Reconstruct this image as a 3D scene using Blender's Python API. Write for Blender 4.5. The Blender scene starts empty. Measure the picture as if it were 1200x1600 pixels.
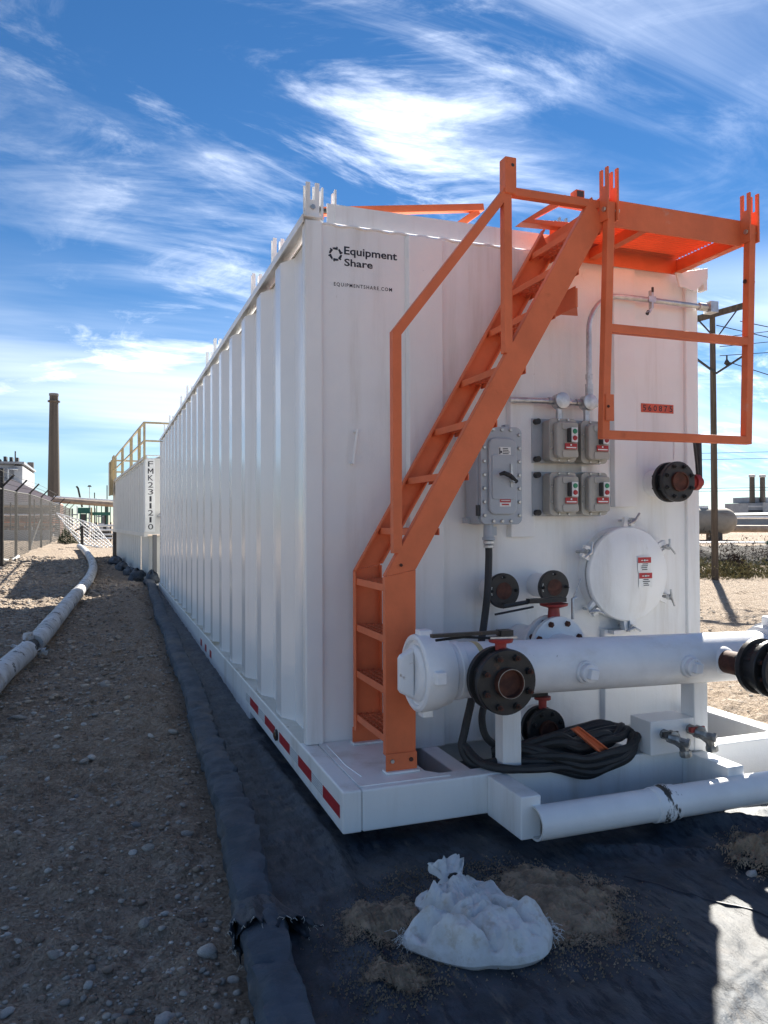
import bpy, math, random
import numpy as np
from mathutils import Vector, Matrix, noise as mnoise
R = math.radians
random.seed(7)
rng = np.random.default_rng(11)
S = bpy.context.scene
C = S.collection

# ------------------------------------------------------------------ camera
cd = bpy.data.cameras.new('camera'); cam = bpy.data.objects.new('camera', cd); C.objects.link(cam)
cd.sensor_fit = 'VERTICAL'; cd.sensor_height = 36; cd.sensor_width = 27
cd.lens = 36*1198.8/1600; cd.clip_start = .05; cd.clip_end = 9000
YAW, PITCH, ROLL = R(19.893), R(.72), R(.223)
fwd = Vector((math.sin(YAW)*math.cos(PITCH), math.cos(YAW)*math.cos(PITCH), math.sin(PITCH)))
rt = Vector((math.cos(YAW), -math.sin(YAW), 0)); up = rt.cross(fwd)
r2 = rt*math.cos(ROLL) - up*math.sin(ROLL); u2 = up*math.cos(ROLL) + rt*math.sin(ROLL)
mw = Matrix((r2, u2, -fwd)).transposed().to_4x4(); mw.translation = Vector((0, 0, 1.47))
cam.matrix_world = mw
S.camera = cam

# ------------------------------------------------------------------ light
SUN_AZ, SUN_EL = R(41.5), R(37)        # azimuth measured from +Y towards +X
sunv = Vector((math.sin(SUN_AZ)*math.cos(SUN_EL), math.cos(SUN_AZ)*math.cos(SUN_EL), math.sin(SUN_EL)))
sl = bpy.data.lights.new('sun', 'SUN'); so = bpy.data.objects.new('sun', sl); C.objects.link(so)
sl.energy = 3.4; sl.angle = R(.5); sl.color = (1, .95, .86)
so.rotation_euler = sunv.to_track_quat('Z', 'Y').to_euler()
S.view_settings.view_transform = 'Standard'; S.view_settings.look = 'None'
S.view_settings.gamma = 1; S.view_settings.use_curve_mapping = False
S.view_settings.exposure = 2.05

W = bpy.data.worlds.new('World'); S.world = W; W.use_nodes = True
nt = W.node_tree; nt.nodes.clear()
def N(t, **k):
    n = nt.nodes.new(t)
    for a, b in k.items(): setattr(n, a, b)
    return n
def LK(a, b): nt.links.new(a, b)
def M_(op, a, b=None, c=None):
    n = N('ShaderNodeMath', operation=op)
    for i, v in enumerate((a, b, c)):
        if v is None: continue
        if isinstance(v, (int, float)): n.inputs[i].default_value = v
        else: LK(v, n.inputs[i])
    return n.outputs[0]
OFF = (7.7, 2.1, 8.8)
sky = N('ShaderNodeTexSky', sky_type='NISHITA', sun_disc=False, sun_elevation=SUN_EL, sun_rotation=SUN_AZ)
sky.altitude = 1600; sky.air_density = 1.0; sky.dust_density = 0.0; sky.ozone_density = 4.0
tc = N('ShaderNodeTexCoord'); sp = N('ShaderNodeSeparateXYZ'); LK(tc.outputs['Generated'], sp.inputs[0])
dx, dy, dz = sp.outputs
inv = M_('DIVIDE', 1.0, M_('ADD', M_('MAXIMUM', dz, 0.0), .22))
px, py = M_('MULTIPLY', dx, inv), M_('MULTIPLY', dy, inv)
cb = N('ShaderNodeCombineXYZ'); LK(px, cb.inputs[0]); LK(py, cb.inputs[1])
def fbm(scale, rot, sx, sy, off, detail=8, rough=.6, dist=0.0):
    m = N('ShaderNodeMapping'); LK(cb.outputs[0], m.inputs[0])
    m.inputs['Rotation'].default_value = (0, 0, R(rot)); m.inputs['Scale'].default_value = (sx, sy, 1)
    m.inputs['Location'].default_value = (off, off*.7, off*.3)
    n = N('ShaderNodeTexNoise'); LK(m.outputs[0], n.inputs['Vector'])
    n.inputs['Scale'].default_value = scale; n.inputs['Detail'].default_value = detail
    n.inputs['Roughness'].default_value = rough; n.inputs['Distortion'].default_value = dist
    return n.outputs['Fac']
def ramp(v, a, b):
    n = N('ShaderNodeMapRange', interpolation_type='SMOOTHSTEP'); LK(v, n.inputs[0])
    n.inputs[1].default_value = a; n.inputs[2].default_value = b; return n.outputs[0]
streak = fbm(1.5, 62, .45, 1.7, OFF[0], 10, .62, 1.2)
wisp = fbm(2.3, 20, .8, 1.2, OFF[1], 11, .66, 1.8)
cover = fbm(.8, 0, 1, 1, OFF[2], 3, .5, .3)
low = ramp(dz, .34, .10)                               # cirrus banks read denser low down, where they are seen edge-on
dp = N('ShaderNodeVectorMath', operation='DOT_PRODUCT'); LK(tc.outputs['Generated'], dp.inputs[0]); dp.inputs[1].default_value = sunv
sund = M_('MAXIMUM', dp.outputs['Value'], 0.0)
cov = ramp(M_('ADD', cover, M_('ADD', M_('MULTIPLY', low, .12), M_('MULTIPLY', M_('POWER', sund, 3.0), .10))), .46, .77)
dens = M_('ADD', M_('MULTIPLY', ramp(streak, .42, .80), .75), M_('MULTIPLY', ramp(wisp, .46, .82), .70))
dens = M_('MINIMUM', M_('MULTIPLY', dens, M_('ADD', M_('MULTIPLY', cov, 1.25), .10)), 1.0)
soft = fbm(.55, 35, .6, 1.3, 22.3, 6, .55, .6)
bank = M_('MULTIPLY', M_('MULTIPLY', ramp(dz, .34, .17), ramp(dz, .05, .12)), M_('MULTIPLY', ramp(soft, .36, .62), .38))
dens = M_('MAXIMUM', M_('MULTIPLY', dens, .58), bank)
dens = M_('MULTIPLY', dens, ramp(dz, -.02, .09))
# clouds glow more towards the sun
glow = M_('POWER', sund, 7.0)
CLOUD = 5.2
cb_val = M_('ADD', CLOUD, M_('MULTIPLY', glow, 7.0))
cc = N('ShaderNodeCombineColor')
LK(M_('MULTIPLY', cb_val, .97), cc.inputs[0]); LK(M_('MULTIPLY', cb_val, .985), cc.inputs[1]); LK(cb_val, cc.inputs[2])
hsv = N('ShaderNodeHueSaturation'); LK(sky.outputs[0], hsv.inputs['Color'])
hsv.inputs['Saturation'].default_value = 1.2; hsv.inputs['Value'].default_value = .29
mx = N('ShaderNodeMix', data_type='RGBA'); LK(dens, mx.inputs[0]); LK(hsv.outputs[0], mx.inputs[6]); LK(cc.outputs[0], mx.inputs[7])
bg = N('ShaderNodeBackground'); LK(mx.outputs[2], bg.inputs[0]); bg.inputs[1].default_value = .10
wo = N('ShaderNodeOutputWorld'); LK(bg.outputs[0], wo.inputs[0])

# ------------------------------------------------------------------ materials
MATS = {}
def mat(name, base, rough=.5, metal=0.0, var=.08, vs=3.0, bump=0.0, bs=80.0, dirt=None, coat=0.0, stretch=(1, 1, 1), spec=.5, bump2=None, emit=None):
    """Principled with object-space noise: var = tone variation, dirt = [(colour, lo, hi, scale, stretch)]"""
    m = bpy.data.materials.new(name); m.use_nodes = True; t = m.node_tree; t.nodes.clear()
    def n(ty, **k):
        q = t.nodes.new(ty)
        for a, b in k.items(): setattr(q, a, b)
        return q
    o = n('ShaderNodeOutputMaterial'); p = n('ShaderNodeBsdfPrincipled'); t.links.new(p.outputs[0], o.inputs[0])
    tcn = n('ShaderNodeTexCoord')
    def nz(scale, st=(1, 1, 1), detail=6, rough_=.6, off=0):
        mp = n('ShaderNodeMapping'); t.links.new(tcn.outputs['Object'], mp.inputs[0]); mp.inputs['Scale'].default_value = st
        mp.inputs['Location'].default_value = (off, off, off)
        q = n('ShaderNodeTexNoise'); t.links.new(mp.outputs[0], q.inputs['Vector']); q.inputs['Scale'].default_value = scale
        q.inputs['Detail'].default_value = detail; q.inputs['Roughness'].default_value = rough_
        return q.outputs['Fac']
    def rp(v, a, b):
        q = n('ShaderNodeMapRange', interpolation_type='SMOOTHSTEP'); t.links.new(v, q.inputs[0])
        q.inputs[1].default_value = a; q.inputs[2].default_value = b; return q.outputs[0]
    def mixc(f, a, b):
        q = n('ShaderNodeMix', data_type='RGBA'); t.links.new(f, q.inputs[0])
        for i, v in ((6, a), (7, b)):
            if isinstance(v, tuple): q.inputs[i].default_value = (*v[:3], 1)
            else: t.links.new(v, q.inputs[i])
        return q.outputs[2]
    lo = tuple(c*(1-var) for c in base); hi = tuple(min(1, c*(1+var)) for c in base)
    col = mixc(rp(nz(vs, stretch), .3, .7), lo, hi)
    rv = None
    for i, d in enumerate(dirt or []):
        f = rp(nz(d[3], d[4] if len(d) > 4 else (1, 1, 1), 8, .65, 3.3*i+1.7), d[1], d[2])
        col = mixc(f, col, d[0])
    t.links.new(col, p.inputs['Base Color'])
    rr = n('ShaderNodeMapRange'); t.links.new(nz(vs*2.3, stretch, 4), rr.inputs[0])
    rr.inputs[3].default_value = max(.03, rough-.08); rr.inputs[4].default_value = min(1, rough+.08)
    t.links.new(rr.outputs[0], p.inputs['Roughness'])
    p.inputs['Metallic'].default_value = metal; p.inputs['Coat Weight'].default_value = coat; p.inputs['Coat Roughness'].default_value = .2
    p.inputs['Specular IOR Level'].default_value = spec
    if bump:
        b = n('ShaderNodeBump'); b.inputs['Strength'].default_value = 1; b.inputs['Distance'].default_value = bump
        t.links.new(nz(bs, (1, 1, 1), 3), b.inputs['Height']); last = b.outputs[0]
        if bump2:
            b2 = n('ShaderNodeBump'); b2.inputs['Strength'].default_value = 1; b2.inputs['Distance'].default_value = bump2[0]
            t.links.new(nz(bump2[1], bump2[2] if len(bump2) > 2 else (1, 1, 1), 4, .6, 8.1), b2.inputs['Height']); t.links.new(last, b2.inputs['Normal']); last = b2.outputs[0]
        t.links.new(last, p.inputs['Normal'])
    MATS[name] = m
    return m
grime = (.42, .38, .32)
m_white = mat('white_paint', (.84, .84, .83), .34, var=.035, vs=1.4, bump=.0008, bs=110, dirt=[((.60, .56, .50), .48, .84, 5, (1, 1, .08)), ((.42, .33, .24), .66, .80, 10, (1, 1, .22)), ((.24, .14, .08), .72, .77, 36)], bump2=(.010, 1.7))
m_side = mat('glossy_white_sheet_paint', (.80, .80, .80), .17, var=.03, vs=1.1, bump=.0005, bs=60, dirt=[((.60, .57, .52), .56, .9, 4, (1, 1, .08)), ((.40, .30, .20), .74, .80, 26)], bump2=(.007, 1.5), spec=.75)
m_white2 = mat('white_pipe_paint', (.84, .84, .84), .38, var=.05, vs=5, bump=.001, bs=60, dirt=[((.58, .52, .42), .56, .88, 4, (.5, 1, 1)), ((.14, .11, .09), .70, .76, 24), ((.30, .20, .12), .68, .78, 9)])
m_scuff = mat('scuffed_white_paint', (.84, .84, .84), .42, var=.05, vs=5, bump=.001, bs=60, dirt=[((.05, .045, .04), .54, .58, 13, (1, .45, .35))])
m_offw = mat('yellowed_gasket_tape', (.62, .50, .26), .6, var=.15, vs=9)
m_cream = mat('aged_off_white_paint', (.66, .65, .61), .45, var=.06, vs=2, bump=.0008, bs=80, dirt=[((.40, .36, .30), .6, .85, 3, (1, 1, .3))])
m_ledge = mat('stained_ledge_paint', (.62, .60, .54), .55, var=.1, vs=3, bump=.001, bs=60, dirt=[((.36, .30, .18), .44, .66, 3.2), ((.20, .14, .07), .62, .76, 9)])
m_or = mat('orange_paint', (.72, .172, .068), .5, var=.10, vs=4, bump=.0006, bs=90, dirt=[((.42, .085, .03), .62, .85, 7), ((.05, .04, .035), .75, .79, 34), ((.60, .42, .34), .64, .80, 3)], spec=.3)
m_galv = mat('galvanised_steel', (.55, .56, .57), .42, .85, var=.2, vs=18, bump=.0006, bs=90)
m_galv2 = mat('dull_cast_fittings', (.30, .30, .29), .45, .8, var=.35, vs=30, bump=.001, bs=60)
m_zinc = mat('zinc_plated_bolts', (.50, .50, .48), .38, .9, var=.2, vs=30)
m_box = mat('grey_enclosure_paint', (.42, .455, .49), .5, var=.05, vs=6, bump=.0008, bs=150, dirt=[((.45, .42, .38), .66, .9, 8)])
m_box2 = mat('warm_grey_enclosure_paint', (.43, .415, .37), .5, var=.06, vs=7, bump=.0008, bs=150, dirt=[((.43, .39, .32), .62, .88, 9)])
m_black = mat('black_coated_iron', (.022, .022, .023), .48, var=.3, vs=14, bump=.001, bs=80, dirt=[((.10, .05, .03), .62, .74, 18)])
m_rub = mat('black_rubber', (.026, .027, .029), .62, var=.25, vs=8, bump=.0006, bs=140, dirt=[((.12, .11, .10), .66, .86, 6)])
m_rust = mat('rusty_steel', (.085, .028, .016), .75, var=.35, vs=22, bump=.0012, bs=70, dirt=[((.05, .02, .015), .5, .7, 12)])
m_red = mat('red_paint', (.32, .035, .03), .5, var=.2, vs=12, bump=.0006, bs=60)
m_tred = mat('red_reflective_tape', (.42, .018, .022), .35, var=.12, vs=40)
m_twht = mat('white_reflective_tape', (.80, .79, .76), .3, var=.06, vs=40, dirt=[((.45, .42, .38), .55, .7, 60)])
m_dred = mat('red_decal', (.45, .03, .035), .45, var=.1, vs=30)
m_dwht = mat('white_decal', (.80, .80, .78), .45, var=.05, vs=30)
m_ink = mat('black_ink', (.018, .02, .03), .5, var=.1)
m_green = mat('green_decal', (.03, .25, .12), .45, var=.1)
m_plate = mat('orange_number_plate', (.60, .10, .05), .45, var=.2, vs=30)
m_dark = mat('dark_void_steel', (.05, .05, .05), .7, var=.2)
m_lens = mat('amber_lens', (.10, .05, .02), .2, var=.2, coat=.5)
m_liner = mat('black_woven_liner', (.029, .040, .055), .60, var=.45, vs=9, bump=.0016, bs=260, dirt=[((.10, .098, .094), .42, .78, 1.8, (1, .6, 1)), ((.012, .018, .028), .50, .62, 34, (1, .25, 1)), ((.21, .165, .125), .60, .90, 2.6, (1, .6, 1)), ((.13, .115, .10), .56, .76, 17, (1, .3, 1)), ((.30, .26, .21), .70, .80, 70)], bump2=(.010, 20, (1, .45, 1)), spec=.4)
m_roll = mat('blue_grey_liner_roll', (.058, .074, .094), .74, var=.25, vs=7, bump=.0012, bs=240, dirt=[((.15, .14, .13), .46, .8, 4, (1, .5, 1)), ((.24, .20, .16), .62, .82, 13, (1, .5, 1))], bump2=(.008, 22, (1, 1.6, 1)), spec=.35)
m_bag = mat('white_woven_sack', (.62, .62, .61), .62, var=.10, vs=10, bump=.0010, bs=330, dirt=[((.42, .36, .28), .54, .80, 6), ((.50, .46, .40), .5, .7, 22)], bump2=(.008, 26))
m_dirt = mat('loose_brown_dirt', (.27, .20, .135), .95, var=.35, vs=16, bump=.006, bs=60, dirt=[((.12, .085, .055), .5, .75, 9)], bump2=(.004, 160))
m_stone = mat('river_stone', (.36, .33, .29), .85, var=.3, vs=9, bump=.002, bs=70, dirt=[((.18, .15, .12), .5, .8, 12)])
m_stone2 = mat('pale_river_stone', (.50, .47, .43), .8, var=.2, vs=9, bump=.002, bs=70)
m_stone3 = mat('dark_river_stone', (.22, .215, .21), .8, var=.3, vs=9, bump=.002, bs=70)
m_stone4 = mat('tan_rubble_stone', (.40, .33, .26), .9, var=.35, vs=4, bump=.004, bs=40)
m_stone5 = mat('dry_soil_clod', (.24, .185, .14), .95, var=.3, vs=14, bump=.004, bs=60)
m_fence = mat('weathered_fence_steel', (.040, .037, .034), .7, .2, var=.25, vs=8)
m_wire = mat('galvanised_wire', (.55, .55, .55), .45, .5, var=.1)
m_wirew = mat('sunlit_white_metal', (.85, .85, .84), .45, .1, var=.05)  # near-white base paints in the gate panel's sunlit brightness; white pipes share it
m_jack = mat('worn_white_pipe_jacket', (.52, .53, .54), .55, var=.2, vs=4, bump=.004, bs=22, dirt=[((.34, .31, .27), .46, .7, 5), ((.06, .06, .06), .585, .62, 8, (1, .6, 1)), ((.16, .14, .12), .60, .66, 21)])
m_conc = mat('stained_concrete', (.105, .092, .080), .9, var=.25, vs=.25, stretch=(2.5, 2.5, .1), bump=.01, bs=8)
m_gconc = mat('grey_concrete', (.17, .17, .175), .9, var=.15, vs=.3)
m_bldw = mat('off_white_cladding', (.55, .56, .57), .7, var=.08, vs=.6, stretch=(1, 1, .3))
m_gclad = mat('pale_grey_cladding', (.36, .37, .39), .7, var=.12, vs=.6)
m_bldg = mat('grey_cladding', (.26, .28, .31), .7, var=.12, vs=.6)
m_tan = mat('tan_pipe_cladding', (.42, .31, .22), .7, var=.2, vs=2)
m_vess = mat('backlit_tan_vessel', (.30, .265, .22), .75, var=.15, vs=1.2, dirt=[((.22, .14, .10), .5, .75, .9, (.4, .4, 2))])  # base darkened so the backlit shade sits in the vessel's colour
m_brick = mat('red_brown_cladding', (.26, .12, .08), .8, var=.25, vs=1.2)
m_dgrn = mat('green_steel', (.02, .14, .105), .5, var=.15)
m_yel = mat('yellow_rail_paint', (.46, .36, .20), .5, var=.12, vs=6, dirt=[((.4, .34, .24), .6, .8, 5)])
m_wood = mat('weathered_pole_wood', (.10, .075, .055), .9, var=.35, vs=3, stretch=(6, 6, .4), bump=.004, bs=30)
m_blue = mat('blue_plastic', (.04, .13, .33), .4, var=.1)
m_ylw = mat('dry_weeds', (.19, .165, .07), .9, var=.4, vs=4)
m_bush = mat('dull_green_brush', (.06, .07, .03), .9, var=.4, vs=3)
m_bank = mat('dark_earth_bank', (.030, .024, .021), .95, var=.45, vs=2.2, bump=.05, bs=5)
m_brown = mat('dead_brown_brush', (.075, .045, .030), .9, var=.4, vs=3)

def ground_mat():
    m = bpy.data.materials.new('gravel_ground'); m.use_nodes = True; t = m.node_tree; p = t.nodes['Principled BSDF']
    def n(ty, **k):
        q = t.nodes.new(ty)
        for a, b in k.items(): setattr(q, a, b)
        return q
    tcn = n('ShaderNodeTexCoord')
    def vor(scale, feat='F1'):
        q = n('ShaderNodeTexVoronoi', feature=feat); t.links.new(tcn.outputs['Object'], q.inputs['Vector']); q.inputs['Scale'].default_value = scale; return q
    def nz(scale, d=8, r_=.65):
        q = n('ShaderNodeTexNoise'); t.links.new(tcn.outputs['Object'], q.inputs['Vector']); q.inputs['Scale'].default_value = scale
        q.inputs['Detail'].default_value = d; q.inputs['Roughness'].default_value = r_; return q.outputs['Fac']
    def cr(v, stops):
        q = n('ShaderNodeValToRGB'); t.links.new(v, q.inputs[0]); e = q.color_ramp.elements
        e[0].position, e[0].color = stops[0][0], (*stops[0][1], 1); e[1].position, e[1].color = stops[-1][0], (*stops[-1][1], 1)
        for s_, c_ in stops[1:-1]:
            x = e.new(s_); x.color = (*c_, 1)
        return q.outputs[0]
    v1, v2 = vor(34), vor(95)
    def mx(f, a, b, bt='MIX'):
        q = n('ShaderNodeMix', data_type='RGBA', blend_type=bt)
        if isinstance(f, float): q.inputs[0].default_value = f
        else: t.links.new(f, q.inputs[0])
        t.links.new(a, q.inputs[6]); t.links.new(b, q.inputs[7]); return q.outputs[2]
    soil = cr(nz(5), [(.28, (.20, .15, .112)), (.5, (.43, .33, .245)), (.72, (.58, .46, .35))])
    sep = n('ShaderNodeSeparateColor'); t.links.new(v1.outputs['Color'], sep.inputs[0])
    peb = cr(sep.outputs[0], [(.0, (.23, .175, .13)), (.45, (.43, .34, .26)), (.8, (.55, .46, .37)), (1, (.64, .57, .50))])
    sep2 = n('ShaderNodeSeparateColor'); t.links.new(v2.outputs['Color'], sep2.inputs[0])
    grit = cr(sep2.outputs[1], [(.0, (.21, .16, .12)), (.6, (.45, .36, .275)), (1, (.62, .54, .45))])
    k = n('ShaderNodeMapRange', interpolation_type='SMOOTHSTEP'); t.links.new(nz(1.7, 5), k.inputs[0]); k.inputs[1].default_value = .38; k.inputs[2].default_value = .68
    k2 = n('ShaderNodeMath', operation='MULTIPLY'); t.links.new(k.outputs[0], k2.inputs[0]); k2.inputs[1].default_value = .65
    c = mx(.35, soil, grit); c = mx(k2.outputs[0], c, peb)
    t.links.new(c, p.inputs['Base Color']); p.inputs['Roughness'].default_value = .95; p.inputs['Specular IOR Level'].default_value = .2
    b1 = n('ShaderNodeBump'); b1.inputs['Distance'].default_value = -.030; b1.inputs['Strength'].default_value = .8; t.links.new(v1.outputs['Distance'], b1.inputs['Height'])
    b2 = n('ShaderNodeBump'); b2.inputs['Distance'].default_value = -.005; b2.inputs['Strength'].default_value = .8; t.links.new(v2.outputs['Distance'], b2.inputs['Height']); t.links.new(b1.outputs[0], b2.inputs['Normal'])
    b3 = n('ShaderNodeBump'); b3.inputs['Distance'].default_value = .10; t.links.new(nz(14), b3.inputs['Height']); t.links.new(b2.outputs[0], b3.inputs['Normal'])
    t.links.new(b3.outputs[0], p.inputs['Normal'])
    return m
m_ground = ground_mat()

# ------------------------------------------------------------------ mesh helpers
class MB:
    def __init__(s): s.v = []; s.f = []; s.sm = []
    def add(s, vs, fs, smooth=False):
        o = len(s.v); s.v += [tuple(x) for x in vs]; s.f += [tuple(i+o for i in f) for f in fs]; s.sm += [smooth]*len(fs); return s
    def box(s, x0, x1, y0, y1, z0, z1):
        v = [(x, y, z) for x in (x0, x1) for y in (y0, y1) for z in (z0, z1)]
        return s.add(v, [(0, 1, 3, 2), (4, 6, 7, 5), (0, 4, 5, 1), (2, 3, 7, 6), (0, 2, 6, 4), (1, 5, 7, 3)])
    def prism(s, poly, axis, a, b):
        """poly in the two other axes (in x,y,z order), extruded along axis from a to b"""
        n = len(poly)
        def mk(p, t):
            q = list(p); q.insert('xyz'.index(axis), t); return tuple(q)
        v = [mk(p, a) for p in poly]+[mk(p, b) for p in poly]
        fs = [tuple(range(n))[::-1], tuple(range(n, 2*n))]+[(i, (i+1) % n, n+(i+1) % n, n+i) for i in range(n)]
        return s.add(v, fs)
    def tube(s, pts, r, n=10, caps=True, smooth=True, sq=False):
        pts = [Vector(p) for p in pts]; m = len(pts); rs = r if isinstance(r, (list, tuple)) else [r]*m
        t0 = (pts[1]-pts[0]).normalized(); up_ = Vector((0, 0, 1)) if abs(t0.z) < .95 else Vector((0, 1, 0))
        u = t0.cross(up_).normalized(); vs = []
        for i, p in enumerate(pts):
            a = (pts[i]-pts[i-1]).normalized() if i else None; b = (pts[i+1]-pts[i]).normalized() if i < m-1 else None
            t = a if b is None else b if a is None else (a+b).normalized()
            u = (u-t*u.dot(t)).normalized(); w = t.cross(u)
            sc = 1/max(.5, (t.dot(b if b is not None else a)))
            for k in range(n):
                th = 2*math.pi*k/n+(math.pi/4 if n == 4 else 0); d = u*math.cos(th)+w*math.sin(th); vs.append(p+d*rs[i]*(sc if n == 4 else 1))
        fs = [(i*n+k, i*n+(k+1) % n, (i+1)*n+(k+1) % n, (i+1)*n+k) for i in range(m-1) for k in range(n)]
        s.add(vs, fs, smooth and n > 4)
        if caps:
            o = len(s.v)-m*n; s.f += [tuple(o+k for k in range(n))[::-1], tuple(o+(m-1)*n+k for k in range(n))]; s.sm += [False, False]
        return s
    def sqbar(s, pts, side): return s.tube(pts, side/math.sqrt(2), 4)
    def lathe(s, c, axis, prof, n=24, caps=True):
        """prof: list of (t along axis, radius)"""
        c = Vector(c); ax = Vector(axis).normalized(); u = ax.orthogonal().normalized(); w = ax.cross(u); vs = []
        for t, r in prof:
            for k in range(n):
                th = 2*math.pi*k/n; vs.append(c+ax*t+(u*math.cos(th)+w*math.sin(th))*max(r, 1e-5))
        m = len(prof); fs = [(i*n+k, i*n+(k+1) % n, (i+1)*n+(k+1) % n, (i+1)*n+k) for i in range(m-1) for k in range(n)]
        s.add(vs, fs, True); o = len(s.v)-m*n
        if caps: s.f += [tuple(o+k for k in range(n))[::-1], tuple(o+(m-1)*n+k for k in range(n))]; s.sm += [False, False]
        return s
    def mesh(s, name, mt, off=(0, 0, 0), angle=32):
        me = bpy.data.meshes.new(name); o = Vector(off)
        me.from_pydata([tuple(Vector(v)-o) for v in s.v], [], s.f); me.polygons.foreach_set('use_smooth', s.sm); me.update()
        if any(s.sm): me.set_sharp_from_angle(angle=R(angle))
        me.materials.append(mt); return me
def link(name, me, parent=None, loc=(0, 0, 0), rot=(0, 0, 0), scale=(1, 1, 1), bevel=0):
    o = bpy.data.objects.new(name, me); C.objects.link(o); o.location = loc; o.rotation_euler = rot; o.scale = scale
    if parent is not None: o.parent = parent
    if bevel:
        b = o.modifiers.new('bevel', 'BEVEL'); b.width = bevel; b.segments = 2; b.limit_method = 'ANGLE'; b.angle_limit = R(40)
    return o
ORG = {}
def thing(name, label, cat, loc=(0, 0, 0), rz=0, group=None):
    o = bpy.data.objects.new(name, None); C.objects.link(o); o.location = loc; o.rotation_euler = (0, 0, rz); o.empty_display_size = .2
    o['label'] = label; o['category'] = cat
    if group: o['group'] = group
    return o
def tag(o, label, cat, group=None):
    o['label'] = label; o['category'] = cat
    if group: o['group'] = group
    return o
def root_of(o):
    while o.parent is not None: o = o.parent
    return o
def part(name, mb, mt, parent, bevel=0, label=None, local=False, kind=None):
    """part given in world coordinates (or in the thing's own when local); works for sub-parts too"""
    r = root_of(parent)
    o = link(name, mb.mesh(name, mt, (0, 0, 0) if local else r.location), parent, bevel=bevel)
    if label: o['label'] = label
    if kind: o['kind'] = kind
    return o
def struct(name, mb, mt):
    o = link(name, mb.mesh(name, mt)); o['kind'] = 'structure'; return o
def solo(name, mb, mt, label, cat, group=None, at=(0, 0, 0), bevel=0):
    return tag(link(name, mb.mesh(name, mt, at), None, at, bevel=bevel), label, cat, group)
def text_mesh(body, x0, x1, z0, z1, y, thick=.0015, off=.0, plane='xz', spacing=1.0):
    """flat lettering as a MB, fitted to the box, facing -Y (plane xz)"""
    cu = bpy.data.curves.new('t', 'FONT'); cu.body = body; cu.extrude = 0; cu.offset = off; cu.resolution_u = 3; cu.space_character = spacing
    ob = bpy.data.objects.new('t', cu); C.objects.link(ob); bpy.context.view_layer.update()
    me = bpy.data.meshes.new_from_object(ob.evaluated_get(bpy.context.evaluated_depsgraph_get()))
    bpy.data.objects.remove(ob); vs = np.array([v.co[:2] for v in me.vertices]); fs = [tuple(p_.vertices) for p_ in me.polygons]
    mn, mxx = vs.min(0), vs.max(0); q = (vs-mn)/(mxx-mn)
    mb = MB(); mb.add([(x0+a*(x1-x0), y, z0+b*(z1-z0)) for a, b in q], fs); return mb

# ------------------------------------------------------------------ value noise (numpy) for terrain and cloth
_tab = rng.random((256, 256))
def vnoise(x, y):
    xi = np.floor(x).astype(int); yi = np.floor(y).astype(int); fx = x-xi; fy = y-yi
    fx = fx*fx*(3-2*fx); fy = fy*fy*(3-2*fy); g = lambda a, b: _tab[a % 256, b % 256]
    return (g(xi, yi)*(1-fx)+g(xi+1, yi)*fx)*(1-fy)+(g(xi, yi+1)*(1-fx)+g(xi+1, yi+1)*fx)*fy-.5
def fb(x, y, sc, oc=4, g=.5):
    a = 1; r_ = 0
    for i in range(oc): r_ = r_+a*vnoise(x*sc+i*17.3, y*sc+i*5.1); sc *= 2.03; a *= g
    return r_
def sstep(a, b, x): t = np.clip((x-a)/(b-a), 0, 1); return t*t*(3-2*t)
def gz(x, y):
    """terrain height: nearly flat, rising gently behind on the left"""
    x = np.asarray(x, float); y = np.asarray(y, float)
    return np.interp(y, [4, 15, 20, 27, 32, 60], [0, .13, .19, .27, .38, .40])*sstep(9, 3, x)
LX = np.array([1.6, 2.2, 2.9, 3.4, 4.3, 5.7, 8.4, 11.4, 18.0]); LB = np.array([.47, .49, .515, .55, .595, .645, .70, .74, .90])  # berm centre line X over Y
def bermx(y): return np.interp(y, LX, LB)
def ground_z(x, y):
    n_ = fb(x, y, 1.3, 3)*.055+fb(x, y, 7, 4, .6)*.055+np.maximum(0, .5-np.abs(fb(x, y, 15, 3)*2.2))*.022*sstep(-.2, .2, fb(x+9, y, 2.3, 2))
    near = sstep(40, 14, np.hypot(x, y))
    flat = sstep(.05, .25, bermx(y)-x)+sstep(3.9, 4.6, x)+sstep(17.6, 19, y)      # no relief below the liner
    z = gz(x, y)+n_*np.clip(flat, .0, 1)*near - .035*(1-np.clip(flat, 0, 1))
    z = z+fb(x, y, .09, 3)*.25*sstep(20, 60, np.hypot(x, y))*sstep(600, 200, np.hypot(x, y))*.6
    z = z+.05*sstep(-1.1, -2.0, x)*sstep(5, 9, y)*(1+2*fb(x, y, 2.1, 3))
    return z
def axis_pts(segs):
    out = []
    for a, b, s_ in segs: out += list(np.arange(a, b, s_))
    return out
gxs = axis_pts([(-3000, -600, 400), (-600, -100, 60), (-100, -20, 8), (-20, -5, .8), (-5, -1.6, .1), (-1.6, .8, .022), (.8, 4, .16), (4, 8, .07), (8, 20, .35), (20, 100, 5), (100, 600, 50), (600, 3001, 400)])
gys = axis_pts([(-800, -100, 100), (-100, -10, 10), (-10, 1.2, .8), (1.2, 5.5, .022), (5.5, 10, .04), (10, 20, .09), (20, 45, .5), (45, 200, 6), (200, 1000, 60), (1000, 6001, 500)])
GX, GY = np.meshgrid(gxs, gys); GZ = ground_z(GX, GY)
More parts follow.
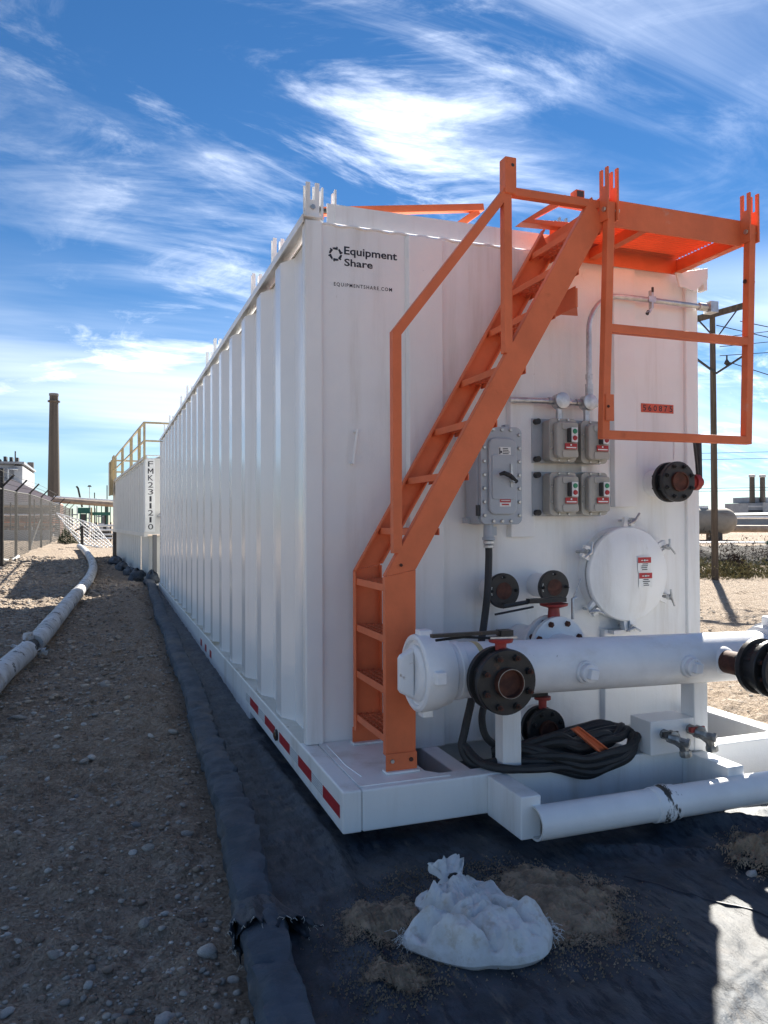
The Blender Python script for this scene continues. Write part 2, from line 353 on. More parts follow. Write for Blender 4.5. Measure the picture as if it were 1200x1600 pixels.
def grid_mesh(name, X, Y, Z, mt, smooth=True):
    ny, nx = X.shape; me = bpy.data.meshes.new(name)
    v = np.stack([X, Y, Z], -1).reshape(-1, 3).astype(np.float32); me.vertices.add(len(v)); me.vertices.foreach_set('co', v.ravel())
    i = np.arange(ny*nx).reshape(ny, nx); q = np.stack([i[:-1, :-1], i[:-1, 1:], i[1:, 1:], i[1:, :-1]], -1).reshape(-1, 4).astype(np.int32)
    me.loops.add(q.size); me.loops.foreach_set('vertex_index', q.ravel()); me.polygons.add(len(q))
    me.polygons.foreach_set('loop_start', np.arange(0, q.size, 4, dtype=np.int32)); me.polygons.foreach_set('use_smooth', np.full(len(q), smooth))
    me.update(calc_edges=True); me.materials.append(mt); return me
ground = link('ground', grid_mesh('ground', GX, GY, GZ, m_ground)); ground['kind'] = 'structure'

# liner (containment ground sheet) ---------------------------------------------------
ly = np.concatenate([np.arange(.6, 5, .022), np.arange(5, 17.4, .07)]); lt = np.linspace(0, 1, 190)
LT, LY = np.meshgrid(lt, ly); LXX = (bermx(LY)+.02)*(1-LT)+(4.05+.10*fb(LY, LY*0, .7, 2)+.0*LT)*LT
def ridge(x, y, pts, w, h):
    d = np.full(x.shape, 9.0)
    for (a, b), (c, e) in zip(pts[:-1], pts[1:]):
        vx, vy = c-a, e-b; t = np.clip(((x-a)*vx+(y-b)*vy)/(vx*vx+vy*vy), 0, 1); d = np.minimum(d, np.hypot(x-a-t*vx, y-b-t*vy))
    return h*np.exp(-(d/w)**2)
LZ = .016+fb(LXX, LY, 1.1, 3)*.012+np.abs(fb(LXX*1.0, LY*.45, 5, 3))*.026+fb(LXX, LY, 22, 2)*.005
def tri(v): return np.abs((v % 1.0)-.5)*2
def crumple(x, y, seed, f0, f1, n=6):
    q = np.random.default_rng(seed); out = 0; wx = fb(x, y, 1.7, 3); wy = fb(x+31, y-7, 1.7, 3)
    for i in range(n):
        a = q.uniform(0, math.pi); f = q.uniform(f0, f1); out = out+tri((x*math.cos(a)+y*math.sin(a))*f+wx*f*.30+q.uniform(0, 1)+.35*wy)**2/n
    return out
LZ = LZ+crumple(LXX, LY, 5, 1.2, 4.5, 7)*.030+crumple(LXX, LY, 8, 6, 12, 5)*.008-.012
LZ = LZ+ridge(LXX, LY, [(2.45, 3.0), (2.8, 2.85), (3.05, 2.62), (3.1, 2.4)], .06, .07)+ridge(LXX, LY, [(2.0, 2.9), (2.5, 2.62), (3.0, 2.3)], .035, .03)
LZ = LZ+ridge(LXX, LY, [(1.35, 1.6), (1.9, 1.9), (2.35, 2.05)], .03, .02)+ridge(LXX, LY, [(.75, 2.0), (.95, 3.2), (.93, 5)], .035, .02)
LZ = LZ+gz(LXX*0, LY)*1.0
LZ = LZ-.02*(LT > .985)
liner = link('containment_liner', grid_mesh('containment_liner', LXX, LY, LZ, m_liner)); liner['kind'] = 'structure'
sm_p = [(1.98, 2.62), (2.06, 2.50), (2.10, 2.42), (2.17, 2.36), (2.22, 2.27), (2.27, 2.20), (2.29, 2.13), (2.33, 2.07), (2.34, 2.0), (2.38, 1.93)]
def liner_h(x, y):
    x = np.atleast_1d(np.asarray(x, float)); y = np.atleast_1d(np.asarray(y, float)); i = np.clip(np.searchsorted(ly, y), 0, len(ly)-1)
    x0_ = LXX[i, 0]; x1_ = LXX[i, -1]; j = np.clip(((x-x0_)/(x1_-x0_)*(LXX.shape[1]-1)).round().astype(int), 0, LXX.shape[1]-1); return LZ[i, j]
def liner_z(x, y): return .02+float(gz(0, y))

seam = MB().tube([(x, y, float(np.interp(0, [0, 1], [0, 0]))+float(LZ[int(np.argmin(abs(ly-y))), int(np.argmin(abs(LXX[int(np.argmin(abs(ly-y)))]-x)))])+.001) for x, y in [(a+(c-a)*t, b+(d-b)*t) for (a, b), (c, d) in zip(sm_p[:-1], sm_p[1:]) for t in (0, .33, .66)]], .0045, 6)
link('liner_tear', seam.mesh('liner_tear', m_ink), liner)
# ------------------------------------------------------------------ FRAC TANK
XL, XR, YF, YB, ZS, ZT = 1.0, 3.63, 3.995, 15.85, .277, 3.11
T = thing('frac_tank', 'long white corrugated steel storage tank on a white skid with logo on its end', 'tank', (1.0, 4.0, 0))
YW = 4.02
mb = MB().box(1.09, 3.60, YW, YW+.01, .20, ZT-.02); end_wall = part('end_wall', mb, m_white, T)
def channel(x0, x1, z0, z1, d=.035, b=.012):
    return MB().prism([(x0, YW-.001), (x0+b, YW-d), (x1-b, YW-d), (x1, YW-.001)], 'z', z0, z1)
part('stiffener', channel(1.585, 1.815, .20, ZT-.03), m_white, T, .004)
part('stiffener', channel(2.225, 2.405, 1.375, ZT-.03), m_white, T, .004)
part('stiffener', channel(2.955, 3.140, 1.555, ZT-.03), m_white, T, .004)
part('stiffener', channel(2.87, 3.125, .20, .80), m_white, T, .004)
def ypost(x0, x1, y0, y1): return MB().box(x0, x1, y0, y1, ZS+.001, ZT-.012)
part('corner_post', ypost(1.0, 1.098, YF, 4.06), m_white, T, .008)
part('corner_post', ypost(3.53, 3.63, YF, 4.10), m_white, T, .008)
part('corner_post', ypost(1.0, 1.098, YB-.07, YB), m_white, T, .008)
part('corner_post', ypost(3.53, 3.63, YB-.07, YB), m_white, T, .008)
# corrugated sides
def corr(x_out, x_in):
    pts = [(x_out+(x_in-x_out)*.6, 4.061), (x_in, 4.15)]; k = 0
    while 4.63+.645*k < 15.4:
        y = 4.63+.645*k; pts += [(x_in, y-.115), (x_out, y), (x_out, y+.15), (x_in, y+.265)]; k += 1
    pts += [(x_in, 15.60), (x_out, 15.70), (x_out, 15.779)]; return pts
def wall_strip(pts, z0, z1, th=.006):
    mb = MB()
    for (a, b), (c, d) in zip(pts[:-1], pts[1:]): mb.add([(a, b, z0), (c, d, z0), (c, d, z1), (a, b, z1)], [(0, 3, 2, 1)])
    return mb
part('side_wall', wall_strip(corr(1.004, 1.064), ZS+.002, ZT-.05), m_side, T)
mbr = wall_strip(corr(3.626, 3.566), ZS+.002, ZT-.05); part('side_wall', mbr, m_white, T)
part('end_wall', MB().box(1.099, 3.529, YB-.03, YB-.02, .20, ZT-.02), m_white, T)
part('roof', MB().box(1.07, 3.56, 4.035, YB-.04, ZT-.030, ZT-.018), m_white, T)
part('top_rail', MB().prism([(.985, ZT-.035), (.985, ZT+.012), (1.10, ZT+.012), (1.10, ZT+.0), (.993, ZT+.0), (.993, ZT-.035)], 'y', YF-.005, YB+.005), m_white, T, .003)
part('top_rail', MB().box(3.54, 3.645, YF-.005, YB+.005, ZT, ZT+.012), m_white, T, .003)
part('fascia_plate', MB().box(1.145, 3.50, 4.07, 4.078, ZT+.012, ZT+.12), m_white, T)
# weld tabs leave slits of light below the plate
part('weld_bead', MB().tube([(1.10+.02*i, YW-.004+.002*math.sin(i*1.7), ZT-.018+.004*math.sin(i*.9)) for i in range(122)], .006, 6), m_white, T)
# skid
part('skid_rail', MB().box(.98, 1.07, 5.60, YB+.05, .015, ZS), m_white, T, .008)
part('skid_rail', MB().box(3.53, 3.64, 3.365, YB+.05, .05, ZS), m_white, T, .008)
part('skid_rail', MB().box(.98, 1.07, 3.257, 5.598, .09, ZS), m_white, T, .008)
cross = part('cross_beam', MB().box(1.072, 3.64, 3.257, 3.36, .09, ZS-.001), m_white, T, .008)
part('cross_beam', MB().box(1.075, 3.528, 4.20, 4.30, .02, .19), m_white, T, .006)
part('inner_beam', MB().box(1.66, 1.76, 3.362, 4.19, .06, .20), m_white, T, .006)
part('inner_beam', MB().box(2.75, 2.85, 3.362, 4.19, .06, .20), m_white, T, .006)
part('tank_floor', MB().box(1.08, 3.52, 4.03, 15.8, .192, .199), m_white, T)
part('deck_plate', MB().prism([(1.071, 3.30), (1.52, 3.30), (1.43, 3.40), (1.43, 4.015), (1.071, 4.015)], 'z', ZS-.006, ZS+.003), m_white, T)
part('deck_ledge', MB().box(.985, 1.07, 4.06, 15.79, ZS-.004, ZS+.0015), m_ledge, T)
part('weld_seam', MB().tube([(1.105, 3.96, ZS+.004), (1.10, 3.60, ZS+.004), (1.12, 3.42, ZS+.004)], .003, 5), m_white2, T)
bump_l = part('bumper_arm', MB().box(1.69, 1.79, 2.94, 3.256, .085, .272), m_white, T, .006)
part('bumper_arm', MB().box(2.83, 2.93, 2.94, 3.256, .085, .272), m_white, T, .006)
BY, BZ = 2.925, .158
bp = part('bumper_pipe', MB().tube([(1.745, BY, BZ), (4.1, BY, BZ)], .073, 32, caps=False), m_white2, T)
part('pipe_bore', MB().lathe((1.746, BY, BZ), (1, 0, 0), [(0, .0735), (0, .064), (.5, .064), (.5, .01)], 32, caps=False), m_cream, bp)
part('pipe_coupling', MB().lathe((2.36, BY, BZ), (1, 0, 0), [(0, .0735), (.004, .079), (.052, .080), (.060, .086), (.085, .086), (.092, .079), (.13, .078), (.134, .0735)], 32), m_scuff, bp)
# reflective tape, one object per block
tz0, tz1 = .148, .206
segs = [(3.30, 3.585, 0), (3.588, 3.80, 1), (3.803, 4.09, 0), (4.093, 4.29, 1), (4.293, 4.575, 0), (4.70, 5.02, 0), (5.023, 5.25, 1), (5.253, 5.57, 0), (5.573, 5.75, 1)]
for a, b, w in segs:
    m_ = MB().box(.9785, .9795, a, b, tz0, tz1)
    tp = part('reflective_tape', m_, m_twht if w else m_tred, T)
    if w:
        st_ = MB()
        for i in range(5): st_.box(.9780, .9784, a+.004, b-.004, tz0+.004+.0115*i, tz0+.0095+.0115*i)
        part('tape_stripe', st_, m_box, tp)
ml = part('marker_light', MB().lathe((.979, 4.64, .172), (-1, 0, 0), [(0, .034), (.012, .034), (.014, .030)], 20), m_black, T)
part('lens', MB().lathe((.9655, 4.64, .172), (-1, 0, 0), [(-.002, .026), (.004, .024), (.008, .012)], 16), m_lens, ml)
for k, y in enumerate((7.75, 8.15, 8.55, 8.95)):
    part('placard', MB().box(.9775, .9795, y, y+.13, .12, .19), m_tred if k != 3 else m_dwht, T)
sd = part('side_placard', MB().box(1.0015, 1.0035, 15.705, 15.775, .9, 1.75), m_cream, T)
for k in range(9): part('letter', MB().box(1.0000, 1.0012, 15.72, 15.76, .95+k*.085, 1.0+k*.085), m_tred if k > 6 else m_ink, sd)
# rail brackets
def bracket_mb(x, y, axis='y', w=.075, z0=ZT+.012, z1=ZT+.20, gap=.055, th=.010):
    """two slotted plates, their faces square to axis"""
    mb = MB(); zs = z1-.095
    for s_ in (-1, 1):
        c = (y if axis == 'y' else x)+s_*gap/2; o = x if axis == 'y' else y
        poly = [(o-w/2, z0), (o+w/2, z0), (o+w/2, z1), (o+.013, z1), (o+.013, zs), (o-.013, zs), (o-.013, z1), (o-w/2, z1)]
        mb.prism(poly, axis, c-th/2, c+th/2)
    return mb
def bolt_mb(c, ax, r_=.011, l=.09):
    return MB().lathe(c, ax, [(-l/2, r_*.6), (l/2, r_*.6), (l/2, r_), (l/2+.008, r_)], 6).lathe(c, ax, [(-l/2-.008, r_), (-l/2, r_)], 6)
for y in (4.05, 4.92, 5.67, 7.80, 8.43, 10.6, 11.5, 13.65, 14.9):
    b = part('rail_bracket', bracket_mb(1.05, y), m_white, T)
    part('bolt', bolt_mb((1.05, y, ZT+.065), (0, 1, 0), .014, .07), m_zinc, b)
b = part('rail_bracket', bracket_mb(1.155, 4.10, 'x', .075, ZT+.012, ZT+.20, .075), m_white, T)
part('bolt', bolt_mb((1.155, 4.1, ZT+.09), (1, 0, 0), .02, .09), m_black, b)
b = part('rail_bracket', bracket_mb(2.79, 4.30, 'x', .075, ZT+.0, ZT+.33, .05), m_galv, T)
# platform gusset, pull handle
part('platform_gusset', MB().prism([(3.40, 3.045), (3.655, 3.10), (3.655, 3.03), (3.55, 2.94), (3.43, 2.96)], 'y', 3.930, 3.942), m_white, T, .002)
part('gusset_leg', MB().box(3.632, 3.66, 3.942, 4.0, 2.96, 3.09), m_white, T)
part('pull_handle', MB().tube([(1.285, YW, 1.965), (1.285, YW-.05, 1.965), (1.262, YW-.05, 1.79), (1.262, YW, 1.79)], .009, 8), m_white, T)
# lettering on the end wall
yl = YW-.0012
def ring_logo(cx, cz, r0, r1):
    mb = MB()
    for k in range(6):
        a0 = R(60*k+8); a1 = a0+R(52); pts = []
        for j in range(7):
            a = a0+(a1-a0)*j/6; pts.append((cx+r1*math.cos(a)*(1+.04*j/6), yl, cz+r1*math.sin(a)*(1+.04*j/6)))
        for j in range(7):
            a = a1-(a1-a0)*j/6; q = r0 if 1 < j < 6 else r0*1.08
            pts.append((cx+q*math.cos(a-.10), yl, cz+q*math.sin(a-.10)))
        mb.add(pts, [tuple(range(14))])
        a = a0+R(8); tz = []                                     # gear tooth
        for (rr, da) in ((r1*.98, -.10), (r1*1.17, -.07), (r1*1.17, .11), (r1*.98, .14)): tz.append((cx+rr*math.cos(a+da), yl-.0002, cz+rr*math.sin(a+da)))
        mb.add(tz, [(0, 1, 2, 3)])
    return mb
part('logo_ring', ring_logo(1.178, 2.935, .024, .036), m_ink, end_wall)
part('lettering', text_mesh('Equipment', 1.227, 1.538, 2.926, 2.984, yl, off=.022), m_ink, end_wall)
part('lettering', text_mesh('Share', 1.228, 1.393, 2.876, 2.917, yl, off=.022), m_ink, end_wall)
part('lettering', text_mesh('EQUIPMENTSHARE.COM', 1.168, 1.507, 2.757, 2.781, yl, off=.012, spacing=1.3), m_ink, end_wall)
num = part('number_plate', MB().box(3.193, 3.445, YW-.004, YW-.0012, 2.160, 2.216), m_plate, T)
for k, ch in enumerate('560875'):
    x = 3.197+k*.0415
    part('digit_tile', MB().box(x, x+.0385, YW-.0052, YW-.0042, 2.163, 2.213), m_plate, num)
    part('digit', text_mesh(ch, x+.007, x+.032, 2.169, 2.207, YW-.0058, off=.01), m_ink, num)
part('weld_bead', MB().tube([(3.44, YW-.003, 2.02), (3.452, YW-.004, 1.95), (3.445, YW-.003, 1.86)], .004, 5), m_white2, T)

# manway hatch
HX, HZ, HY = 3.0, 1.145, 3.90
hatch = part('manway_hatch', MB().lathe((HX, 4.02, HZ), (0, -1, 0), [(0, .285), (.062, .285), (.066, .281), (.066, .27)], 48), m_white, T)
part('gap_gasket', MB().lathe((HX, 3.956, HZ), (0, -1, 0), [(0, .274), (.024, .274)], 48), m_ink, hatch)  # gasket coloured ink black, painting the shade of the gap behind the cover
part('hatch_cover', MB().lathe((HX, 3.93, HZ), (0, -1, 0), [(0, .288), (.022, .290), (.030, .282), (.032, .262), (.045, .23), (.056, .17), (.063, .09), (.065, .0)], 48), m_white, hatch)
def clamp(a):
    cx, cz = HX+.325*math.sin(a), HZ+.325*math.cos(a); d = Vector((math.sin(a), 0, math.cos(a))); tn = Vector((math.cos(a), 0, -math.sin(a)))
    c0 = Vector((HX, 3.915, HZ))
    ear = MB()
    for s_ in (-1, 1):
        q = [c0+d*.27+tn*s_*.042, c0+d*.345+tn*s_*.036, c0+d*.345+tn*s_*.014, c0+d*.27+tn*s_*.014]
        ear.add([p_ for p_ in q]+[p_+Vector((0, .028, 0)) for p_ in q], [(0, 1, 2, 3), (7, 6, 5, 4), (0, 4, 5, 1), (1, 5, 6, 2), (2, 6, 7, 3), (3, 7, 4, 0)])
    part('clamp_ear', ear, m_white, hatch)
    p0 = c0+d*.325
    part('swing_bolt', MB().tube([p0+Vector((0, .10, 0)), p0-Vector((0, .05, 0))], .009, 8).lathe(p0-Vector((0, .02, 0)), (0, -1, 0), [(0, .019), (.02, .019)], 6), m_galv, hatch)
    t1 = (tn*.8+d*.45*math.cos(a*3)).normalized()
    part('wing_nut', MB().tube([p0-Vector((0, .045, 0))-t1*.05, p0-Vector((0, .05, 0)), p0-Vector((0, .045, 0))+(t1+d*.7).normalized()*.06], .007, 6), m_galv, hatch)
for a in (0.06, 1.05, 2.05, 3.1, 4.0, 5.15): clamp(a)
part('hinge_lug', MB().box(HX+.005, HX+.055, 3.90, 4.0, .79, .87).box(HX-.09, HX+.03, 3.93, 4.0, .775, .80), m_white, hatch)
def decal(cx, cz, w, h, y, tilt, red, parent):
    mb = MB().box(cx-w/2, cx+w/2, y, y+.001, cz-h/2, cz+h/2); d = part('warning_decal', mb, m_dwht, parent)
    part('decal_header', MB().box(cx-w/2+.001, cx+w/2-.001, y-.0012, y-.0002, cz+h*red[0]-h/2, cz+h*red[1]-h/2), m_dred, d)
    return d
for (cx, cz) in ((3.085, 1.205), (3.092, 1.110)):
    d = decal(cx, cz, .098, .092, 3.8625-.001, 0, (.58, .95), hatch)
    t_ = MB(); yy = 3.861
    for i in range(4):
        w0 = .030*random.uniform(.5, 1); t_.box(cx-w0, cx+.034*random.uniform(.5, 1), yy-.0014, yy-.0004, cz-.036+i*.0115, cz-.031+i*.0115)
    t_.lathe((cx, yy-.0015, cz+.023), (0, -1, 0), [(0, .010), (.0004, .010)], 10); part('print', t_, m_ink, d)
    part('print', MB().lathe((cx, yy-.0026, cz+.023), (0, -1, 0), [(0, .006), (.0004, .006)], 10).box(cx-.026, cx+.026, yy-.0016, yy-.0014, cz+.0205, cz+.0255), m_dwht, d)

# flanged nozzles --------------------------------------------------------------
def bolt_circle(c, ax, rad, n, br, l0, l1):
    mb = MB(); ax = Vector(ax).normalized(); u = ax.orthogonal().normalized(); w = ax.cross(u)
    for k in range(n):
        th = 2*math.pi*(k+.5)/n; p_ = Vector(c)+(u*math.cos(th)+w*math.sin(th))*rad
        mb.lathe(p_, ax, [(l0, br), (l1, br)], 6).lathe(p_, ax, [(l0-.012, br*.55), (l1+.014, br*.55)], 6)
    return mb
def flange_set(name, x, y, z, r_, neck, parent, back=None, nb=8, thick=.025, disc=.5, blind=True, neckmat=None):
    """black flange facing -Y at y, white neck of radius neck behind it as far as back"""
    fl = part(name, MB().lathe((x, y, z), (0, 1, 0), [(0, disc*r_), (0, r_*.97), (.004, r_), (thick, r_), (thick, neck)], 36), m_black, parent)
    part('bolts', bolt_circle((x, y, z), (0, 1, 0), r_*.78, nb, r_*.10, -.012, thick+.012), m_rust if nb > 8 else m_black, fl)
    part('rusty_face', MB().lathe((x, y, z), (0, 1, 0), [(-.002, disc*r_*.98), (.012, disc*r_*.9), (.0125, 0)], 28), m_rust, fl)
    if back: part('neck', MB().tube([(x, y+thick, z), (x, back, z)], neck, 24), neckmat or m_white, fl)
    return fl
n1 = flange_set('flanged_nozzle', 2.118, 3.86, 1.075, .100, .078, T, 4.02, 4)
n2 = flange_set('flanged_nozzle', 2.425, 3.82, 1.088, .098, .07, T, 4.02, 4)
for f, x, y, z in ((n1, 2.118, 3.86, 1.075), (n2, 2.425, 3.82, 1.088)):
    q = MB()
    for i in range(7):
        a = R(165+i*5); q.box(x+.08*math.cos(a)-.003, x+.08*math.cos(a)+.003, y-.0013, y-.0003, z+.08*math.sin(a)-.002, z+.08*math.sin(a)+.003)
    for i in range(5):
        a = R(82+i*4); q.box(x+.08*math.cos(a)-.002, x+.08*math.cos(a)+.002, y-.0013, y-.0003, z+.08*math.sin(a)-.006, z+.08*math.sin(a)+.002)
    part('chalk_marks', q, m_cream, f)
# upper right butterfly valve, lever up
vr = part('butterfly_valve', MB().lathe((3.29, 3.79, 1.708), (0, 1, 0), [(0, .06), (0, .118), (.006, .124), (.028, .124), (.028, .10), (.075, .10), (.075, .124), (.10, .124), (.10, .08), (.23, .08)], 36), m_black, T)
part('bolts', bolt_circle((3.29, 3.79, 1.708), (0, 1, 0), .098, 8, .013, -.014, .118), m_black, vr)
part('bore', MB().lathe((3.29, 3.772, 1.708), (0, 1, 0), [(.03, .060), (0, .060), (0, .054), (.012, .052), (.016, 0)], 28, caps=False), m_rust, vr)
part('neck', MB().tube([(3.29, 3.89, 1.708), (3.29, 4.02, 1.708)], .088, 24), m_white, vr)
part('collar', MB().lathe((3.40, 3.84, 1.708), (1, 0, 0), [(0, .035), (.04, .035), (.04, .05), (.075, .05), (.08, .03), (.10, .03)], 20), m_red, vr)
part('lever', MB().prism([(3.83, 1.69), (3.855, 1.69), (3.865, 1.98), (3.835, 1.98)], 'x', 3.485, 3.505).tube([(3.475, 3.84, 1.74), (3.45, 3.82, 1.83), (3.425, 3.81, 1.955)], .009, 6), m_black, vr)
# lower outlet valve
lv = part('butterfly_valve', MB().lathe((2.235, 3.60, .345), (0, 1, 0), [(0, .05), (0, .108), (.005, .112), (.026, .112), (.026, .09), (.07, .09), (.07, .112), (.095, .112), (.095, .07)], 36), m_black, T)
part('bolts', bolt_circle((2.235, 3.60, .345), (0, 1, 0), .088, 8, .012, -.012, .11), m_black, lv)
part('bore', MB().lathe((2.235, 3.575, .345), (0, 1, 0), [(.03, .052), (0, .052), (0, .045), (.016, .044), (.02, 0)], 24, caps=False), m_rust, lv)
part('neck', MB().lathe((2.235, 3.695, .345), (0, 1, 0), [(0, .085), (0, .115), (.03, .115), (.03, .082), (.4, .082)], 28), m_white, lv)
part('collar', MB().lathe((2.235, 3.65, .45), (0, 0, 1), [(0, .022), (.05, .022), (.05, .045), (.065, .045)], 18), m_red, lv)
part('lever', MB().box(2.12, 2.26, 3.635, 3.665, .518, .538).tube([(2.12, 3.65, .53), (2.0, 3.68, .55)], .012, 8), m_black, lv)

# ------------------------------------------------------------------ PIPE MANIFOLD
MX0, MX1, MY, MZ, MR = 1.40, 3.40, 3.235, .765, .128
Mf = thing('pipe_manifold', 'thick white manifold pipe with capped ends standing on two legs across the skid', 'pipe manifold', (2.2, MY, ZS))
def mz(x): return MZ+.018-(x-1.4)*.022
mp = part('main_pipe', MB().tube([(1.41, MY, mz(1.41)), (3.36, MY, mz(3.36))], MR, 40), m_white2, Mf)
part('gasket_band', MB().lathe((1.60, MY, mz(1.60)), (1, 0, 0), [(0, MR+.0008), (.006, MR+.002), (.020, MR+.002), (.026, MR+.0008)], 40), m_offw, mp)
part('weld_ring', MB().lathe((1.50, MY, mz(1.5)), (1, 0, 0), [(0, MR), (.006, MR+.005), (.03, MR+.005), (.036, MR)], 40).lathe((1.46, MY, mz(1.5)), (1, 0, 0), [(0, MR), (.006, MR+.003), (.02, MR+.003), (.026, MR)], 40), m_white2, mp)
cap = part('end_cap', MB().lathe((1.405, MY, mz(1.4)), (-1, 0, 0), [(-.075, .130), (-.06, .150), (-.03, .158), (0, .170), (.07, .176), (.088, .172), (.095, .160), (.094, .148), (.080, .144), (.080, .128), (.092, .126), (.10, .115), (.104, .098), (.098, .094), (.094, .0)], 48), m_white2, Mf, label='white capped left end with a bar handle')
hb = MB().prism([(MY-.030, mz(1.4)+.105), (MY+.030, mz(1.4)+.105), (MY+.030, mz(1.4)-.105), (MY-.030, mz(1.4)-.105)], 'x', 1.225, 1.306)
hb = MB(); zc = mz(1.4)
prof = [(1.308, .118), (1.245, .085), (1.236, .07), (1.236, -.07), (1.245, -.085), (1.308, -.118)]
hb.prism([(x, zc+z) for x, z in prof], 'y', MY-.022, MY+.022)
part('bar_handle', hb, m_white2, cap, .012)
for q in ((1.335, 1.385, MY-.205, MY-.155, zc-.02, zc+.035), (1.33, 1.39, MY-.03, MY+.03, zc+.155, zc+.195), (1.335, 1.385, MY-.05, MY+.01, zc-.195, zc-.16)): part('clamp_lug', MB().box(*q), m_white2, cap, .005)
for x in (2.14, 2.75):
    pl = part('pipe_plug', MB().lathe((x, MY-MR+.02, mz(x)-.015), (0, -1, 0), [(0, .055), (.03, .055), (.035, .050), (.035, .045), (.06, .045), (.064, .040)], 24), m_white2, Mf)
    part('plug_head', MB().prism([(x-.026, mz(x)-.036), (x+.016, mz(x)-.043), (x+.028, mz(x)+.004), (x-.016, mz(x)+.012)], 'y', MY-MR-.075, MY-MR-.043), m_white2, pl, .004)
def leg(x0, x1, y0, y1, zt): return MB().box(x0, x1, y0, y1, ZS, zt)
part('support_leg', leg(1.78, 1.88, 3.262, 3.345, mz(1.83)-.09), m_white, Mf, .006)
part('support_leg', leg(2.86, 2.95, 3.20, 3.30, mz(2.9)-.09), m_white, Mf, .006)
# right end: grooved coupling lifted above, rusty branch and black valve
rc = part('end_cap', MB().lathe((3.33, MY, mz(3.33)), (1, 0, 0), [(0, .135), (.01, .15), (.05, .155), (.06, .17), (.14, .175), (.15, .16), (.17, .15), (.172, .0)], 40), m_white2, Mf)
part('clamp_lug', MB().box(3.37, 3.45, MY-.05, MY+.02, mz(3.3)+.15, mz(3.3)+.205), m_white2, rc, .008)
part('branch_pipe', MB().tube([(2.985, MY-.08, mz(3)+.0), (2.985, 2.96, mz(3)+.0)], .058, 24), m_rust, Mf)
part('weld_ring', MB().lathe((2.985, MY-.105, mz(3)), (0, -1, 0), [(0, .075), (.02, .068), (.028, .06)], 24), m_white2, mp)
def bvalve(x, y, z, r_, parent, label=None, lever=True):
    v = part('butterfly_valve', MB().lathe((x, y, z), (0, 1, 0), [(0, r_*.45), (0, r_*.97), (.006, r_), (.028, r_), (.030, r_*.86), (.085, r_*.86), (.087, r_), (.112, r_), (.118, r_*.97), (.118, r_*.45)], 40), m_black, parent, label=label)
    part('bolts', bolt_circle((x, y, z), (0, 1, 0), r_*.79, 8, r_*.115, -.014, .132), m_black, v)
    part('bolt_ends', bolt_circle((x, y-.001, z), (0, 1, 0), r_*.79, 8, r_*.085, -.022, -.010), m_rust, v)
    part('bore', MB().lathe((x, y-.035, z), (0, 1, 0), [(.04, r_*.45), (0, r_*.45), (0, r_*.405), (.028, r_*.40), (.030, r_*.2), (.027, 0)], 32, caps=False), m_rust, v)
    part('bore_rim', MB().lathe((x, y-.0362, z), (0, 1, 0), [(.0012, r_*.450), (0, r_*.447), (0, r_*.432), (.001, r_*.43)], 32, caps=False), m_galv2, v)
    if lever:
        zt = z+r_
        part('collar', MB().lathe((x, y+.06, zt-.01), (0, 0, 1), [(0, .024), (.03, .026), (.034, .052), (.048, .056), (.052, .05)], 18), m_red, v)
        part('toothed_plate', MB().prism([(x-.06, y+.04), (x+.06, y+.02), (x+.065, y+.09), (x-.055, y+.09)], 'z', zt+.042, zt+.05), m_galv, v)
        part('lever', MB().box(x-.33, x+.03, y+.045, y+.075, zt+.060, zt+.074).tube([(x-.31, y+.06, zt+.048), (x-.18, y+.06, zt+.055), (x-.05, y+.05, zt+.045)], .006, 6).box(x-.01, x+.05, y+.035, y+.085, zt+.052, zt+.076), m_black, v)
    return v
bvalve(1.625, 2.935, .775, .142, Mf)
part('neck', MB().tube([(1.625, 3.05, .775), (1.625, MY-.08, .775)], .07, 24), m_white2, Mf)
rv = bvalve(2.985, 2.80, .762, .135, Mf, lever=False)
part('lever', MB().tube([(3.02, 2.80, .90), (3.08, 2.78, .93), (3.0, 2.74, 1.0)], .010, 8), m_black, rv)
part('flange_disc', MB().lathe((2.985, 2.735, .762), (0, 1, 0), [(0, .06), (0, .13), (.022, .13), (.022, .06)], 36), m_black, rv)
# feed pipe from the tank wall with its flanged valve
part('feed_pipe', MB().tube([(2.31, 4.015, .76), (2.31, MY+.05, .76)], .100, 32), m_white2, Mf)
bf = part('feed_valve', MB().lathe((2.31, 3.60, .785), (0, 1, 0), [(0, .1), (0, .165), (.028, .165), (.030, .13), (.075, .13), (.077, .165), (.105, .165), (.105, .1)], 40), m_white, Mf)
part('bolts', bolt_circle((2.31, 3.60, .785), (0, 1, 0), .135, 8, .017, -.010, .115), m_rust, bf)
part('collar', MB().lathe((2.31, 3.65, .94), (0, 0, 1), [(0, .034), (.055, .030), (.055, .038), (.066, .075), (.078, .078)], 20), m_red, bf)
part('lever', MB().box(2.13, 2.36, 3.60, 3.64, 1.028, 1.052).tube([(2.13, 3.62, 1.035), (1.97, 3.60, 1.02)], .012, 8).tube([(2.15, 3.60, 1.01), (1.90, 3.56, .985)], .006, 6), m_black, bf)
part('lock_pin', MB().tube([(2.41, 3.62, .93), (2.41, 3.62, 1.04), (2.44, 3.63, 1.05)], .009, 6).tube([(2.41, 3.62, 1.03), (2.52, 3.75, 1.07), (2.62, 3.85, 1.13)], .004, 5), m_galv, bf)
